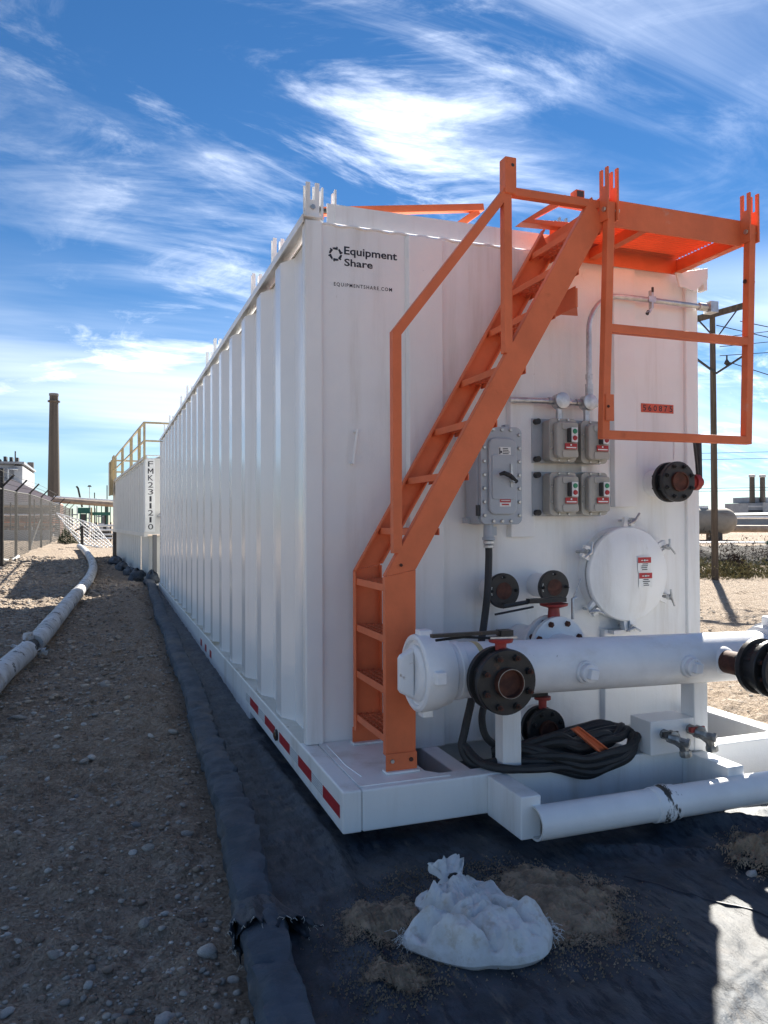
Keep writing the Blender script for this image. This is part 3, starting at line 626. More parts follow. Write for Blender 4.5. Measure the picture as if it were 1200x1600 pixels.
# fittings box by the right leg
vb = part('valve_box', MB().box(2.585, 2.858, 3.20, 3.36, .281, .452), m_white, Mf, .004)
for x, z in ((2.665, .385), (2.83, .395)):
    f = part('drain_valve', MB().lathe((x, 3.20, z), (0, -1, 0), [(0, .026), (.05, .026), (.05, .034), (.085, .034), (.09, .020)], 8).tube([(x-.035, 3.13, z+.006), (x+.0, 3.11, z-.004), (x+.035, 3.10, z-.035), (x+.048, 3.10, z-.075)], [.018, .026, .024, .022], 8).lathe((x+.048, 3.10, z-.06), (0.15, 0, -1), [(0, .026), (.012, .030), (.03, .030), (.034, .02)], 8).lathe((x+.012, 3.10, z-.01), (.6, -.8, -.1), [(0, .02), (.035, .02), (.036, .026), (.05, .024)], 6), m_galv2, Mf)
    part('lever', MB().box(x-.055, x+.03, 3.125, 3.135, z+.022, z+.030).box(x-.06, x-.035, 3.12, 3.14, z+.005, z+.03), m_red if x > 2.8 else m_dark, f)

# ------------------------------------------------------------------ ELECTRICAL
def rrect(x0, x1, z0, z1, r_, n=5):
    pts = []
    for cx, cz, a0 in ((x1-r_, z1-r_, 0), (x0+r_, z1-r_, 90), (x0+r_, z0+r_, 180), (x1-r_, z0+r_, 270)):
        for k in range(n): a = R(a0+90*k/(n-1)); pts.append((cx+r_*math.cos(a), cz+r_*math.sin(a)))
    return pts
EY = 3.80
E = thing('disconnect_enclosure', 'tall blue-grey bolted electrical enclosure with black handle on the tank end', 'electrical box', (2.07, 3.98, 1.45))
x0, x1, z0, z1 = 1.952, 2.212, 1.452, 2.0
part('back_box', MB().prism(rrect(x0-.01, x1-.006, z0, z1, .03), 'y', EY+.045, 3.984), m_box, E, .004)
ff = part('cover_flange', MB().prism(rrect(x0, x1, z0, z1, .035), 'y', EY+.014, EY+.044), m_box, E, .004)
part('cover', MB().prism(rrect(x0+.042, x1-.042, z0+.055, z1-.065, .04), 'y', EY-.006, EY+.0138), m_box, E, .008)
part('cover_boss', MB().prism(rrect(x0+.058, x1-.058, z0+.14, z1-.16, .012), 'y', EY-.012, EY-.0065), m_box, E, .003)
bolt_me = MB().lathe((0, 0, 0), (0, -1, 0), [(0, .0105), (.010, .0105), (.012, .008)], 6).mesh('bolt', m_zinc)
def bolts_at(pts, parent, y):
    r = root_of(parent)
    for x, z in pts: link('bolt', bolt_me, parent, (x-r.location.x, y-r.location.y, z-r.location.z))
bp_ = [(x0+.02, z0+.05+i*.0755) for i in range(7)]+[(x1-.02, z0+.05+i*.0755) for i in range(7)]+[(x0+.075+i*.055, z) for i in range(3) for z in (z0+.018, z1-.018)]
bolts_at(bp_, ff, EY+.014)
part('handle', MB().tube([(2.035, EY-.05, 1.728), (2.06, EY-.055, 1.735), (2.10, EY-.05, 1.722), (2.145, EY-.045, 1.688)], [.008, .013, .013, .011], 10), m_rub, E)
part('handle_pivot', MB().lathe((2.128, EY-.012, 1.70), (0, -1, 0), [(0, .016), (.04, .014)], 12).box(2.120, 2.134, EY-.022, EY-.012, 1.66, 1.79), m_galv, E)
d = part('rating_decal', MB().box(2.052, 2.128, EY-.0078, EY-.0065, 1.840, 1.884), m_dwht, E)
pr = MB()
for i in range(4): pr.box(2.078, 2.078+.04*random.uniform(.6, 1.1), EY-.0094, EY-.0080, 1.845+i*.0095, 1.849+i*.0095)
pr.box(2.056, 2.062, EY-.0094, EY-.008, 1.843, 1.88).box(2.064, 2.072, EY-.0094, EY-.008, 1.85, 1.862); part('print', pr, m_ink, d)
d = decal(2.092, 1.580, .070, .056, EY-.0075, 0, (.40, .97), E)
part('print', MB().box(2.064, 2.118, EY-.0101, EY-.0088, 1.594, 1.598).box(2.066, 2.120, EY-.0101, EY-.0088, 1.583, 1.587), m_dwht, d); part('print', MB().box(2.07, 2.114, EY-.0095, EY-.0082, 1.559, 1.567), m_dred, d)
part('hinge', MB().tube([(x0-.012, EY+.03, 1.50), (x0-.012, EY+.03, 1.56)], .012, 10).tube([(x0-.012, EY+.03, 1.93), (x0-.012, EY+.03, 1.985)], .012, 10), m_dark, E)
part('mount_ear', MB().box(x0-.035, x0-.01, 3.93, 3.98, 1.46, 1.49).box(x1-.04, x1-.02, 3.93, 3.98, 2.0, 2.03), m_box, E)
part('cable_gland', MB().lathe((2.022, 3.86, 1.452), (0, 0, -1), [(0, .028), (.07, .030), (.072, .036), (.088, .036), (.09, .024)], 14).box(2.045, 2.065, 3.845, 3.875, 1.39, 1.44), m_box, E)
part('gland_nut', MB().lathe((2.022, 3.86, 1.362), (0, 0, -1), [(0, .024), (.004, .032), (.018, .032), (.022, .025), (.028, .031), (.040, .031), (.044, .02)], 12), m_galv, E)
SG = 'grey motor starter boxes on the tank end'
SB = {}
def starter(x, z, label):
    t = thing('motor_starter', label, 'electrical box', (x, 3.975, z), 0, SG); y = 3.84
    w, h = .185, .255
    # built in local coordinates: x from 0..w, z from 0..h, y relative
    L_ = lambda y_: y_-3.975
    fl_ = part('body_flange', MB().prism(rrect(0, w, 0, h, .028), 'y', L_(y+.045), L_(y+.062)), m_box2, t, .003, local=True)
    part('back_box', MB().prism(rrect(.004, w-.004, .004, h-.004, .026), 'y', L_(y+.0625), -.005), m_box2, t, .003, local=True)
    part('cover', MB().prism(rrect(.022, w-.018, .018, h-.022, .03), 'y', L_(y), L_(y+.0445)), m_box2, t, .010, local=True)
    part('cover_rib', MB().prism(rrect(.055, w-.022, .022, .066, .012), 'y', L_(y-.008), L_(y-.0005)), m_box2, t, .004, local=True); part('cover_rib', MB().prism(rrect(.055, w-.022, h-.070, h-.028, .012), 'y', L_(y-.006), L_(y-.0005)), m_box2, t, .004, local=True)
    part('button_station', MB().box(.088, .135, L_(y-.035), L_(y-.001), .112, .192), m_dark, t, .003, local=True)
    bt = part('button_plate', MB().box(.097, .138, L_(y-.040), L_(y-.0355), .110, .194), m_dwht, t, local=True)
    part('start_button', MB().lathe((.1175, L_(y-.0405), .172), (0, -1, 0), [(0, .015), (.006, .013)], 12), m_green, bt, local=True)
    part('stop_button', MB().lathe((.1175, L_(y-.0405), .133), (0, -1, 0), [(0, .015), (.008, .012)], 12), m_dred, bt, local=True)
    dc = part('warning_decal', MB().box(.070, .150, L_(y-.0125), L_(y-.0085), .070, .104), m_dred, t, local=True)
    part('print', MB().box(.076, .144, L_(y-.0135), L_(y-.0126), .076, .083).box(.104, .114, L_(y-.0135), L_(y-.0126), .090, .100), m_dwht, dc, local=True)
    for bx, bz in ((.012, .08), (.012, .17), (.06, .008), (.125, .008), (.06, h-.008), (.125, h-.008), (w-.008, .08), (w-.008, .17)):
        link('bolt', bolt_me, fl_, (bx, L_(y+.045), bz), scale=(.75, .75, .75))
    return t
starter(2.437, 1.818, 'grey starter box, upper left of four, directly below the round conduit hub')
starter(2.655, 1.812, 'grey starter box, upper right of four, partly hidden behind the orange rail corner')
starter(2.437, 1.502, 'grey starter box, lower left of four, beside the tall blue-grey enclosure')
starter(2.655, 1.504, 'grey starter box, lower right of four, directly above the round hatch')
for z, lb in ((1.825, 'grey mounting plate with dark bolts behind the upper pair of starter boxes'), (1.508, 'grey mounting plate with dark bolts behind the lower pair of starter boxes')):
    mpz = thing('mounting_plate', lb, 'mounting plate', (2.40, 3.98, z), 0, 'grey plates behind the starter boxes')
    part('plate', MB().box(-.025, .455, -.001, .004, -.01, .255), m_box, mpz, local=True)
    for q in (.235, .012): part('spacer_bolt', MB().lathe((.0, -.001, q), (0, -1, 0), [(0, .018), (.035, .018)], 10), m_black, mpz, local=True)
CY = 3.945
Cn = thing('conduit_run', 'galvanised conduit bending up the tank end and along below the orange platform', 'conduit', (2.74, CY, 2.18))
elb = [(2.755, CY, 2.28), (2.755, CY, 2.62)]+[(2.755+.22*(1-math.cos(a)), CY, 2.62+.235*math.sin(a)) for a in np.linspace(.15, math.pi/2, 8)]
part('pipe', MB().tube(elb+[(3.30, CY, 2.855), (3.60, CY, 2.850)], .0165, 12), m_galv, Cn)
part('pipe', MB().tube([(2.21, CY, 2.178), (2.50, CY, 2.183)], .0165, 12), m_galv, Cn)
part('pipe', MB().tube([(2.54, CY, 2.18), (2.74, CY, 2.183)], .015, 10), m_galv, Cn)
for x in (2.542, 2.735):
    part('conduit_hub', MB().lathe((x, CY+.02, 2.184), (0, -1, 0), [(0, .046), (.045, .046), (.055, .050), (.066, .048), (.07, .03)], 16).tube([(x, CY, 2.184), (x, CY, 2.05)], .020, 10).tube([(x-.075, CY, 2.184), (x+.075, CY, 2.184)], .022, 10), m_galv, Cn)
part('coupling', MB().tube([(2.755, CY, 2.225), (2.755, CY, 2.30)], .024, 10).tube([(2.755, CY, 2.33), (2.755, CY, 2.36)], .022, 10), m_galv, Cn)
part('clip', MB().box(3.207, 3.222, CY-.020, CY+.01, 2.80, 2.915).box(3.185, 3.238, CY-.022, CY-.012, 2.838, 2.874).prism([(3.17, 2.77), (3.20, 2.77), (3.216, 2.80), (3.205, 2.80)], 'y', CY-.018, CY+.0), m_galv, Cn)
part('clip_bolt', MB().tube([(3.214, CY-.02, 2.90), (3.214, CY-.02, 2.93)], .008, 6).tube([(3.19, CY-.01, 2.782), (3.178, CY-.01, 2.760)], .010, 6), m_dark, Cn)
part('conduit_end', MB().tube([(3.59, CY, 2.850), (3.66, CY, 2.849)], .026, 10).box(3.66, 3.72, CY-.035, CY+.035, 2.815, 2.885), m_galv, Cn)
part('spare_cover', MB().box(2.70, 2.735, 3.95, 3.98, 1.765, 1.80), m_white, Cn)

# ------------------------------------------------------------------ ORANGE STAIR AND PLATFORM
SY0, SY1 = 3.42, 3.93
St = thing('access_stair', 'steep orange steel stair with handrail rising to a small grating platform', 'stairs', (1.32, 3.67, ZS))
SL = 1.686
def lx(z): return 1.243+(z-1.213)/SL
def prof_band(poly, yw, yi, th=.007, fl=.036):
    """channel: web at yw, flanges along the two long edges reaching towards yi"""
    s_ = 1 if yi > yw else -1; mb = MB(); mb.prism(poly, 'y', min(yw, yw+s_*th), max(yw, yw+s_*th))
    return mb, s_
for yw, yi in ((SY0, SY1), (SY1, SY0)):
    s_ = 1 if yi > yw else -1; a, b = sorted((yw+s_*.0072, yw+s_*.042))
    mb, _ = prof_band([(1.243, .36), (1.395, .36), (1.399, 1.2385), (1.243, 1.2085)], yw, yi)
    mb.box(1.2432, 1.2495, a, b, .36, 1.206).box(1.389, 1.3948, a, b, .36, 1.236)
    part('stair_post', mb, m_or, St, .002)
    mb, _ = prof_band([(1.243, 1.209), (1.399, 1.239), (2.485, 3.045), (2.415, 3.185)], yw, yi)
    mb.prism([(1.2432, 1.213), (2.415, 3.185), (2.421, 3.176), (1.250, 1.205)], 'y', a, b).prism([(1.399, 1.243), (2.485, 3.045), (2.479, 3.055), (1.393, 1.252)], 'y', a, b)
    part('stringer', mb, m_or, St, .002)
    y0_, y1_ = sorted((yw-s_*.0015, yw-s_*.009))
    fc = part('foot_clip', MB().box(1.240, 1.398, y0_, y1_, ZS+.004, .372), m_or, St, .002)
    part('weld_pad', MB().box(1.236, 1.405, yw-.03, yw+.035, ZS+.003, ZS+.0145), m_white, St, .004)
    for bx in (1.270, 1.366): part('bolt', MB().lathe((bx, y0_ if s_ > 0 else y1_, .338), (0, -s_, 0), [(0, .010), (.009, .010)], 6), m_zinc if bx < 1.3 and s_ > 0 else m_rust, fc)
    part('bolt', MB().lathe((1.322, yw-s_*.001, 1.262), (0, -s_, 0), [(0, .008), (.006, .008)], 6), m_rust, St)
def tread_mb(x0, x1, z):
    y0_, y1_ = SY0+.008, SY1-.008
    mb = MB().box(x0, x0+.006, y0_, y1_, z-.034, z).box(x1-.006, x1, y0_, y1_, z-.034, z)
    k = x0+.030
    while k < x1-.01: mb.box(k, k+.004, y0_, y1_, z-.020, z-.002); k += .034
    y = y0_+.012
    while y < y1_-.01: mb.box(x0+.0062, x1-.0062, y, y+.005, z-.014, z-.001); y += .048
    return mb
for z in (.449, .680, .925, 1.170): part('tread', tread_mb(1.250, 1.388, z), m_or, St)
for z in (1.437, 1.708, 1.978, 2.258, 2.556, 2.800, 3.03):
    x = lx(z)+.012; part('tread', tread_mb(x, x+.140, z), m_or, St)
ty = SY0+.022
part('handrail', MB().sqbar([(1.308, ty, 1.318), (1.308, ty, 2.375), (1.915, ty, 3.150)], .045), m_or, St, .003)
part('handrail_post', MB().sqbar([(1.912, ty, 2.32), (1.912, ty, 3.16)], .045), m_or, St, .003)
stub = part('post_stub', MB().sqbar([(1.925, ty, 3.13), (1.925, ty, 3.315)], .064), m_or, St, .004)
part('pin_hole', MB().lathe((1.935, ty-.0325, 3.275), (0, -1, 0), [(0, .009), (.0006, .009)], 12), m_dark, stub)
part('top_rail', MB().sqbar([(1.935, ty+.001, 3.148), (2.47, ty+.001, 3.152)], .042), m_or, St, .003)
# far handrail folded down
part('folded_rail', MB().sqbar([(2.565, 3.90, 3.385), (2.285, 3.90, 3.205), (2.66, 3.90, 3.225)], .042), m_or, St, .003)
part('folded_rail', MB().sqbar([(2.50, 3.90, 3.36), (2.85, 3.86, 3.335)], .042), m_or, St, .003)
part('tube_end', MB().box(2.60, 2.66, 3.84, 3.90, 3.375, 3.425), m_or, St, .003)
part('tube_bore', MB().box(2.607, 2.653, 3.8385, 3.8395, 3.382, 3.418), m_dark, St)
part('wall_bracket', MB().prism([(2.33, 3.45), (2.33, 3.95), (2.66, 3.92)], 'z', 2.70, 2.712).box(2.33, 2.342, 3.45, 3.92, 2.6, 2.70), m_or, St)
PX0, PX1 = 2.462, 3.445
part('platform_fascia', MB().box(PX0, PX1, SY0-.001, SY0+.008, 3.041, 3.188).box(PX0, PX1, SY0+.0085, SY0+.05, 3.178, 3.186), m_or, St, .002)
part('platform_beam', MB().box(PX0, PX1, SY1+.042, SY1+.050, 3.05, 3.16), m_or, St)
part('platform_beam', MB().box(PX1-.009, PX1, SY0+.0085, SY1+.0415, 3.045, 3.14).box(PX1-.05, PX1-.0095, SY0+.0085, SY1+.0415, 3.045, 3.052), m_or, St)
part('platform_beam', MB().box(PX0, PX0+.009, SY0+.0085, SY1+.0415, 3.06, 3.16), m_or, St)
part('platform_beam', MB().box(2.78, 2.83, SY0+.0085, SY1+.0415, 3.075, 3.13), m_or, St)
gr = MB(); yy = SY0+.02
while yy < SY1+.04: gr.box(PX0+.01, PX1-.01, yy, yy+.0032, 3.138, 3.160); yy += .028
xx = PX0+.03
while xx < PX1-.02: gr.box(xx, xx+.005, SY0+.012, SY1+.04, 3.150, 3.158); xx += .034
part('platform_grating', gr, m_or, St, kind='stuff')
part('toe_plate', MB().box(PX0+.05, PX1-.001, SY1+.052, SY1+.060, 3.145, 3.26), m_or, St)
for x in (2.497, 3.452):
    b = part('hinge_bracket', bracket_mb(x, 3.385, 'x', .07, 3.05, 3.325, .062, .010), m_or, St)
    part('bolt', bolt_mb((x, 3.372, 3.105), (1, 0, 0), .014, .08), m_zinc, b)
G = thing('hanging_guard_rail', 'orange guard rail frame hanging folded down below the platform front', 'guard rail', (2.95, 3.39, 3.12))
gy = lambda z: 3.385+(3.14-z)*.022
part('upright', MB().sqbar([(2.497, gy(3.15), 3.15), (2.470, gy(1.92), 1.925)], .045), m_or, G, .003)
part('upright', MB().sqbar([(3.452, gy(3.15), 3.15), (3.436, gy(1.92), 1.925)], .045), m_or, G, .003)
part('bottom_rail', MB().sqbar([(2.448, gy(1.92), 1.925), (3.458, gy(1.92), 1.925)], .0445), m_or, G, .003)
part('mid_rail', MB().sqbar([(2.480, gy(2.485), 2.487), (3.444, gy(2.485), 2.487)], .0435), m_or, G, .003)
part('latch_plate', MB().box(2.462, 2.512, gy(2.08)-.032, gy(2.08)-.0235, 1.995, 2.135), m_or, G, .002)
part('bolt', MB().lathe((2.474, gy(2.05)-.032, 2.07), (0, -1, 0), [(0, .008), (.006, .008)], 6), m_rust, G)
part('bolt', MB().lathe((3.475, gy(2.8), 2.83), (1, 0, 0), [(0, .012), (.008, .012)], 6).lathe((3.422, gy(2.8), 2.83), (-1, 0, 0), [(0, .012), (.008, .012)], 6), m_rust, G)
G2 = thing('folded_guard_rail', 'orange guard rail folded flat along the top edge of the white tank', 'guard rail', (1.7, 4.16, 3.2))
part('rail', MB().sqbar([(1.09, 4.15, 3.205), (2.15, 4.16, 3.375)], .042), m_or, G2, .003)
part('brace', MB().sqbar([(1.95, 4.17, 3.22), (2.12, 4.17, 3.35)], .04), m_or, G2, .003)
part('brace', MB().sqbar([(1.36, 4.17, 3.20), (1.46, 4.17, 3.245)], .03), m_or, G2, .003)
part('rail_leg', MB().sqbar([(1.13, 4.15, 3.19), (1.16, 5.9, 3.16)], .04), m_or, G2, .003)

# ------------------------------------------------------------------ CABLE
def smooth_path(pts, n=8):
    P = [Vector(p) for p in pts]; P = [P[0]*2-P[1]]+P+[P[-1]*2-P[-2]]; out = []
    for i in range(1, len(P)-2):
        for k in range(n):
            t = k/n; a, b, c, d = P[i-1], P[i], P[i+1], P[i+2]
            out.append(.5*((2*b)+(c-a)*t+(2*a-5*b+4*c-d)*t*t+(3*b-a-3*c+d)*t**3))
    out.append(P[-2]); return out
Cb = thing('power_cable', 'thick black cable hanging from the grey enclosure and coiled over the skid beam', 'cable', (2.1, 3.4, .28))
part('drop_cable', MB().tube(smooth_path([(2.022, 3.86, 1.33), (2.022, 3.86, 1.25), (2.0, 3.84, 1.05), (1.955, 3.82, .82), (1.84, 3.66, .70), (1.745, 3.52, .58), (1.685, 3.48, .43), (1.66, 3.46, .34), (1.70, 3.40, .275), (1.80, 3.33, .305), (1.93, 3.28, .30), (2.10, 3.26, .29)]), .0205, 10), m_rub, Cb)
part('back_loop', MB().tube(smooth_path([(1.95, 3.66, .56), (1.84, 3.56, .53), (1.79, 3.50, .46), (1.81, 3.47, .37), (1.93, 3.45, .31), (2.2, 3.43, .30), (2.5, 3.42, .34)]), .019, 10), m_rub, Cb)
for k in range(13):
    j = lambda s_: random.uniform(-s_, s_)
    front = k < 6; ym = 3.232-.018*(k % 2) if front else 3.29+.026*(k % 4); zm = .222+.017*k if front else .300+.020*((k-6) % 4)
    if k < 2: left = [(1.668, 3.455, .36), (1.70+.012*k, 3.36, .300), (1.79, 3.238, .292+.004*k), (1.95+j(.02), 3.236-.02*k, .283)]
    else: left = [(1.815+j(.02), 3.42, .302+.008*(k % 4)), (1.87, 3.385+.01*(k % 3), .302+.011*(k % 4)), (1.96+j(.03), 3.345 if front else 3.37, .306+.011*(k % 5))]
    pts = left+[(2.10+j(.03), ym+.01, zm+.028+j(.010)), (2.23+j(.03), ym-.004, zm+j(.008)), (2.36+j(.03), ym, zm+.020+j(.012)), (2.48+j(.02), ym+.02, zm*.6+.145+j(.012)), (2.560+j(.015), ym+.07, zm*.35+.255+j(.012)), (2.578+j(.012), ym+.13, .355+j(.015)), (2.52+j(.02), ym+.18, .362+j(.015)), (2.36, ym+.19, .335+j(.02)), (2.15+j(.04), ym+.15, .318+j(.02)), (1.93+j(.06), ym+.14, .308+j(.012))]
    part('cable_loop', MB().tube(smooth_path(pts, 6), .0195, 8), m_rub, Cb)
solo('orange_bracket', MB().prism([(2.15, .445), (2.195, .455), (2.395, .305), (2.34, .288)], 'y', 3.25, 3.258).prism([(2.15, .445), (2.156, .449), (2.348, .293), (2.34, .288)], 'y', 3.22, 3.2498).prism([(2.195, .455), (2.189, .451), (2.388, .302), (2.395, .305)], 'y', 3.235, 3.2498), m_or, 'loose orange steel bracket lying among the coiled black cable', 'bracket', at=(2.3, 3.25, .34), bevel=.002)

# ------------------------------------------------------------------ LINER BERM, SANDBAG, DIRT
def roll_mesh(path, rad, n=18, wr=.010, seed=0, flat=.72):
    mb = MB(); vs = []; P = [Vector(p) for p in path]
    for i, p in enumerate(P):
        t = (P[min(i+1, len(P)-1)]-P[max(i-1, 0)]).normalized(); u = t.cross(Vector((0, 0, 1))).normalized(); r_ = rad(i) if callable(rad) else rad
        for k in range(n):
            th = 2*math.pi*k/n; q = mnoise.noise(Vector((p.y*9+seed, th*1.1, p.x*3)))*wr*1.3+mnoise.noise(Vector((p.y*30+seed, math.cos(th)*2, math.sin(th)*2)))*wr*.9
            q += wr*.8*max(0, mnoise.noise(Vector((p.y*4+seed, 3.3, 0))))*math.sin(th*2)
            ph = (p.y+.09*mnoise.noise(Vector((p.y*2.2, seed, 1)))) % .37; rr = r_+q-.011*math.exp(-((ph-.18)/.016)**2)*(1 if math.sin(th) > -.2 else 0); sq = 1/max(abs(math.cos(th)), abs(math.sin(th)))**.45; vs.append(p+u*math.cos(th)*rr*sq+Vector((0, 0, 1))*math.sin(th)*rr*sq*flat)
    m = len(P); mb.add(vs, [(i*n+k, i*n+(k+1) % n, (i+1)*n+(k+1) % n, (i+1)*n+k) for i in range(m-1) for k in range(n)], True); return mb
Br = thing('containment_berm', 'long padded blue-black liner roll edging the sheet beside the tank', 'liner roll', (.6, 5, 0))
ys_ = np.concatenate([np.arange(2.62, 6, .03), np.arange(6, 17.9, .08)])
part('roll', roll_mesh([(float(bermx(y))+.012*math.sin(y*2.1), y, .058+float(gz(0, y))) for y in ys_], lambda i: .082-.014*max(0, (3.4-ys_[i])), 24, .015, 0, .72), m_roll, Br)
ys2 = np.arange(1.0, 2.72, .025)
part('roll', roll_mesh([(float(bermx(y))-.012+.02*sstep(2.3, 2.7, y), y, .052) for y in ys2], .076, 24, .015, 5.5, .74), m_roll, Br, label='near end section of the roll coming out of a torn sleeve')
# torn sleeve mouth
mb = MB(); n = 64; rows = 9; vs = []
for i in range(rows):
    for k in range(n):
        th = 2*math.pi*k/n; fl_ = (i/(rows-1))**1.3
        tear = .055*mnoise.noise(Vector((math.cos(th)*2.1+5, math.sin(th)*2.1, 1)))+.045*mnoise.noise(Vector((math.cos(th)*6, math.sin(th)*6, 3)))+.02*mnoise.noise(Vector((k*1.3, 0, 3)))
        y = 2.86-.030*i+tear*fl_*1.5
        rr = .078+.030*fl_+.016*fl_*math.sin(3*th+1)+.010*fl_*math.sin(8*th)+.012*fl_*mnoise.noise(Vector((k*.5, i*.4, 9)))
        vs.append((float(bermx(y))+math.cos(th)*rr*(1.08+.42*fl_*max(0, math.cos(th))), y, max(.012, .052+math.sin(th)*rr*.66)))
mb.add(vs, [(i*n+k, i*n+(k+1) % n, (i+1)*n+(k+1) % n, (i+1)*n+k) for i in range(rows-1) for k in range(n)], True)
sleeve = part('torn_sleeve', mb, m_liner, Br)
md = sleeve.modifiers.new('thick', 'SOLIDIFY'); md.thickness = .004
fr = MB()
for k in range(60):
    q = vs[(rows-1)*n+random.randrange(n)]; b0 = Vector(q); c0 = b0+Vector((random.uniform(-.012, .012), random.uniform(-.02, .004), random.uniform(-.008, .008)))
    fr.tube([b0, c0, c0+Vector((random.uniform(-.008, .008), random.uniform(-.006, .006), -.008))], .0007, 3)
part('frayed_threads', fr, m_cream, Br, kind='stuff')

def heap(name, cx, cy, rx, ry, h, seed, n=170, rot=0, base=0.0, pw=1.0):
    mb = MB(); g = np.linspace(-1.25, 1.25, n); X, Y = np.meshgrid(g, g); q = np.random.default_rng(int(seed*10))
    rr = np.hypot(X, Y)+fb(X+seed, Y-seed, 1.6, 4)*.50+fb(X+seed, Y+seed, 9, 3)*.22
    wx = cx+X*rx; wy = cy+Y*ry; t = np.clip(1.05-rr, 0, 1.2)
    Z = h*t**pw+fb(wx, wy, 14, 3)*.020*np.minimum(1, t*2.5)+fb(wx, wy, 50, 2)*.009*np.minimum(1, t*4)+fb(wx, wy, 110, 2)*.005*np.minimum(1, t*6)
    WZ = liner_h(wx.ravel(), wy.ravel()).reshape(X.shape)+.0035+np.maximum(Z, 0)+base
    keep = q.random(X.shape) < sstep(1.10, .62, rr); vs = [tuple(v) for v in np.stack([wx, wy, WZ], -1).reshape(-1, 3)]
    fs = [(i*n+j, i*n+j+1, (i+1)*n+j+1, (i+1)*n+j) for i in range(n-1) for j in range(n-1) if keep[i, j]]
    used = sorted({k for f in fs for k in f}); mp_ = {k: i for i, k in enumerate(used)}
    return mb.add([vs[k] for k in used], [tuple(mp_[k] for k in f) for f in fs], True)
dp_ = MB()
for a in ((1.60, 2.56, .27, .33, .060, 3.1), (.93, 2.60, .20, .17, .045, 8.2), (.86, 2.30, .11, .08, .02, 5.5), (1.58, 2.38, .2, .18, .025, 1.5)):
    h_ = heap('d', *a[:6]); dp_.add(h_.v, h_.f, True)
dirt = link('spilled_dirt', dp_.mesh('spilled_dirt', m_dirt)); dirt['kind'] = 'stuff'
gmb = MB(); rg = random.Random(5)
for k in range(5200):
    q = rg.choice(((1.40, 2.50, .46, .40), (1.60, 2.45, .30, .3), (.96, 2.52, .28, .27), (.84, 2.27, .18, .15), (1.6, 2.25, .3, .2), (1.3, 2.85, .35, .12)))
    a = rg.uniform(0, 6.3); rr = rg.gauss(.72, .26); x, y = q[0]+q[2]*rr*math.cos(a), q[1]+q[3]*rr*math.sin(a); r_ = rg.choice((.0016, .002, .003, .0045)); z = float(liner_h(x, y)[0])+.004+rg.uniform(0, .003)
    gmb.add([(x-r_, y, z-.004), (x+r_, y-r_*.6, z-.004), (x, y+r_, z-.004), (x+r_*.2, y, z+r_*.9)], [(0, 1, 3), (1, 2, 3), (2, 0, 3)])
link('dirt_grains', gmb.mesh('dirt_grains', m_dirt))['kind'] = 'stuff'
h_ = heap('d', 2.70, 2.50, .30, .24, .11, 4.4)
mound = solo('dirt_mound', h_, m_dirt, 'brown dirt mound with stones on the liner at the right edge', 'dirt mound', at=(2.7, 2.5, .02))
def stone_me(seed, mt, sub=2):
    import bmesh
    bm = bmesh.new(); bmesh.ops.create_icosphere(bm, subdivisions=sub, radius=1)
    for v in bm.verts:
        d = v.co.normalized(); v.co = d*(1+.30*mnoise.noise(d*1.1+Vector((seed*3.1, 0, seed)))+.12*mnoise.noise(d*2.7+Vector((seed, seed, 0)))); v.co.z *= .68
    for f in bm.faces: f.smooth = True
    me = bpy.data.meshes.new('stone'); bm.to_mesh(me); bm.free(); me.materials.append(mt); return me
STN = [stone_me(i, (m_stone, m_stone, m_stone2, m_stone3, m_stone, m_stone2)[i % 6]) for i in range(12)]
for (x, y, s_) in ((2.46, 2.44, .026), (2.55, 2.38, .032), (2.62, 2.36, .022), (2.72, 2.34, .028)):
    q = link('stone', STN[2], mound, (x-2.7, y-2.5, .012), (random.random(), random.random(), random.random()*6), (s_, s_*1.2, s_*.9))

# sandbag: lofted lying sack, neck tied at the far end
outl = [(1.205, 2.735), (1.12, 2.72), (1.075, 2.66), (1.085, 2.60), (1.10, 2.55), (1.08, 2.50), (1.03, 2.475), (.965, 2.475), (.945, 2.43), (.985, 2.36), (1.03, 2.30), (1.10, 2.245), (1.17, 2.23), (1.235, 2.205), (1.30, 2.20), (1.37, 2.22), (1.43, 2.28), (1.475, 2.36), (1.475, 2.43), (1.45, 2.50), (1.43, 2.57), (1.42, 2.64), (1.40, 2.70), (1.32, 2.735), (1.262, 2.74)]
oc = np.array(outl); oc2 = []
Pn = smooth_path([(a, b, 0) for a, b in outl]+[(outl[0][0], outl[0][1], 0)], 8)[:-1]
cx_, cy_ = 1.235, 2.44; K = len(Pn); rings = 46; vs = []; nk = Vector((1.235, 2.735))
_bq = np.random.default_rng(4); _bw = [(_bq.uniform(0, math.pi), _bq.uniform(4, 8), _bq.random()) for _ in range(6)]+[(_bq.uniform(0, math.pi), _bq.uniform(11, 20), _bq.random()) for _ in range(6)]
def tr1(v): return abs((v % 1.0)-.5)*2
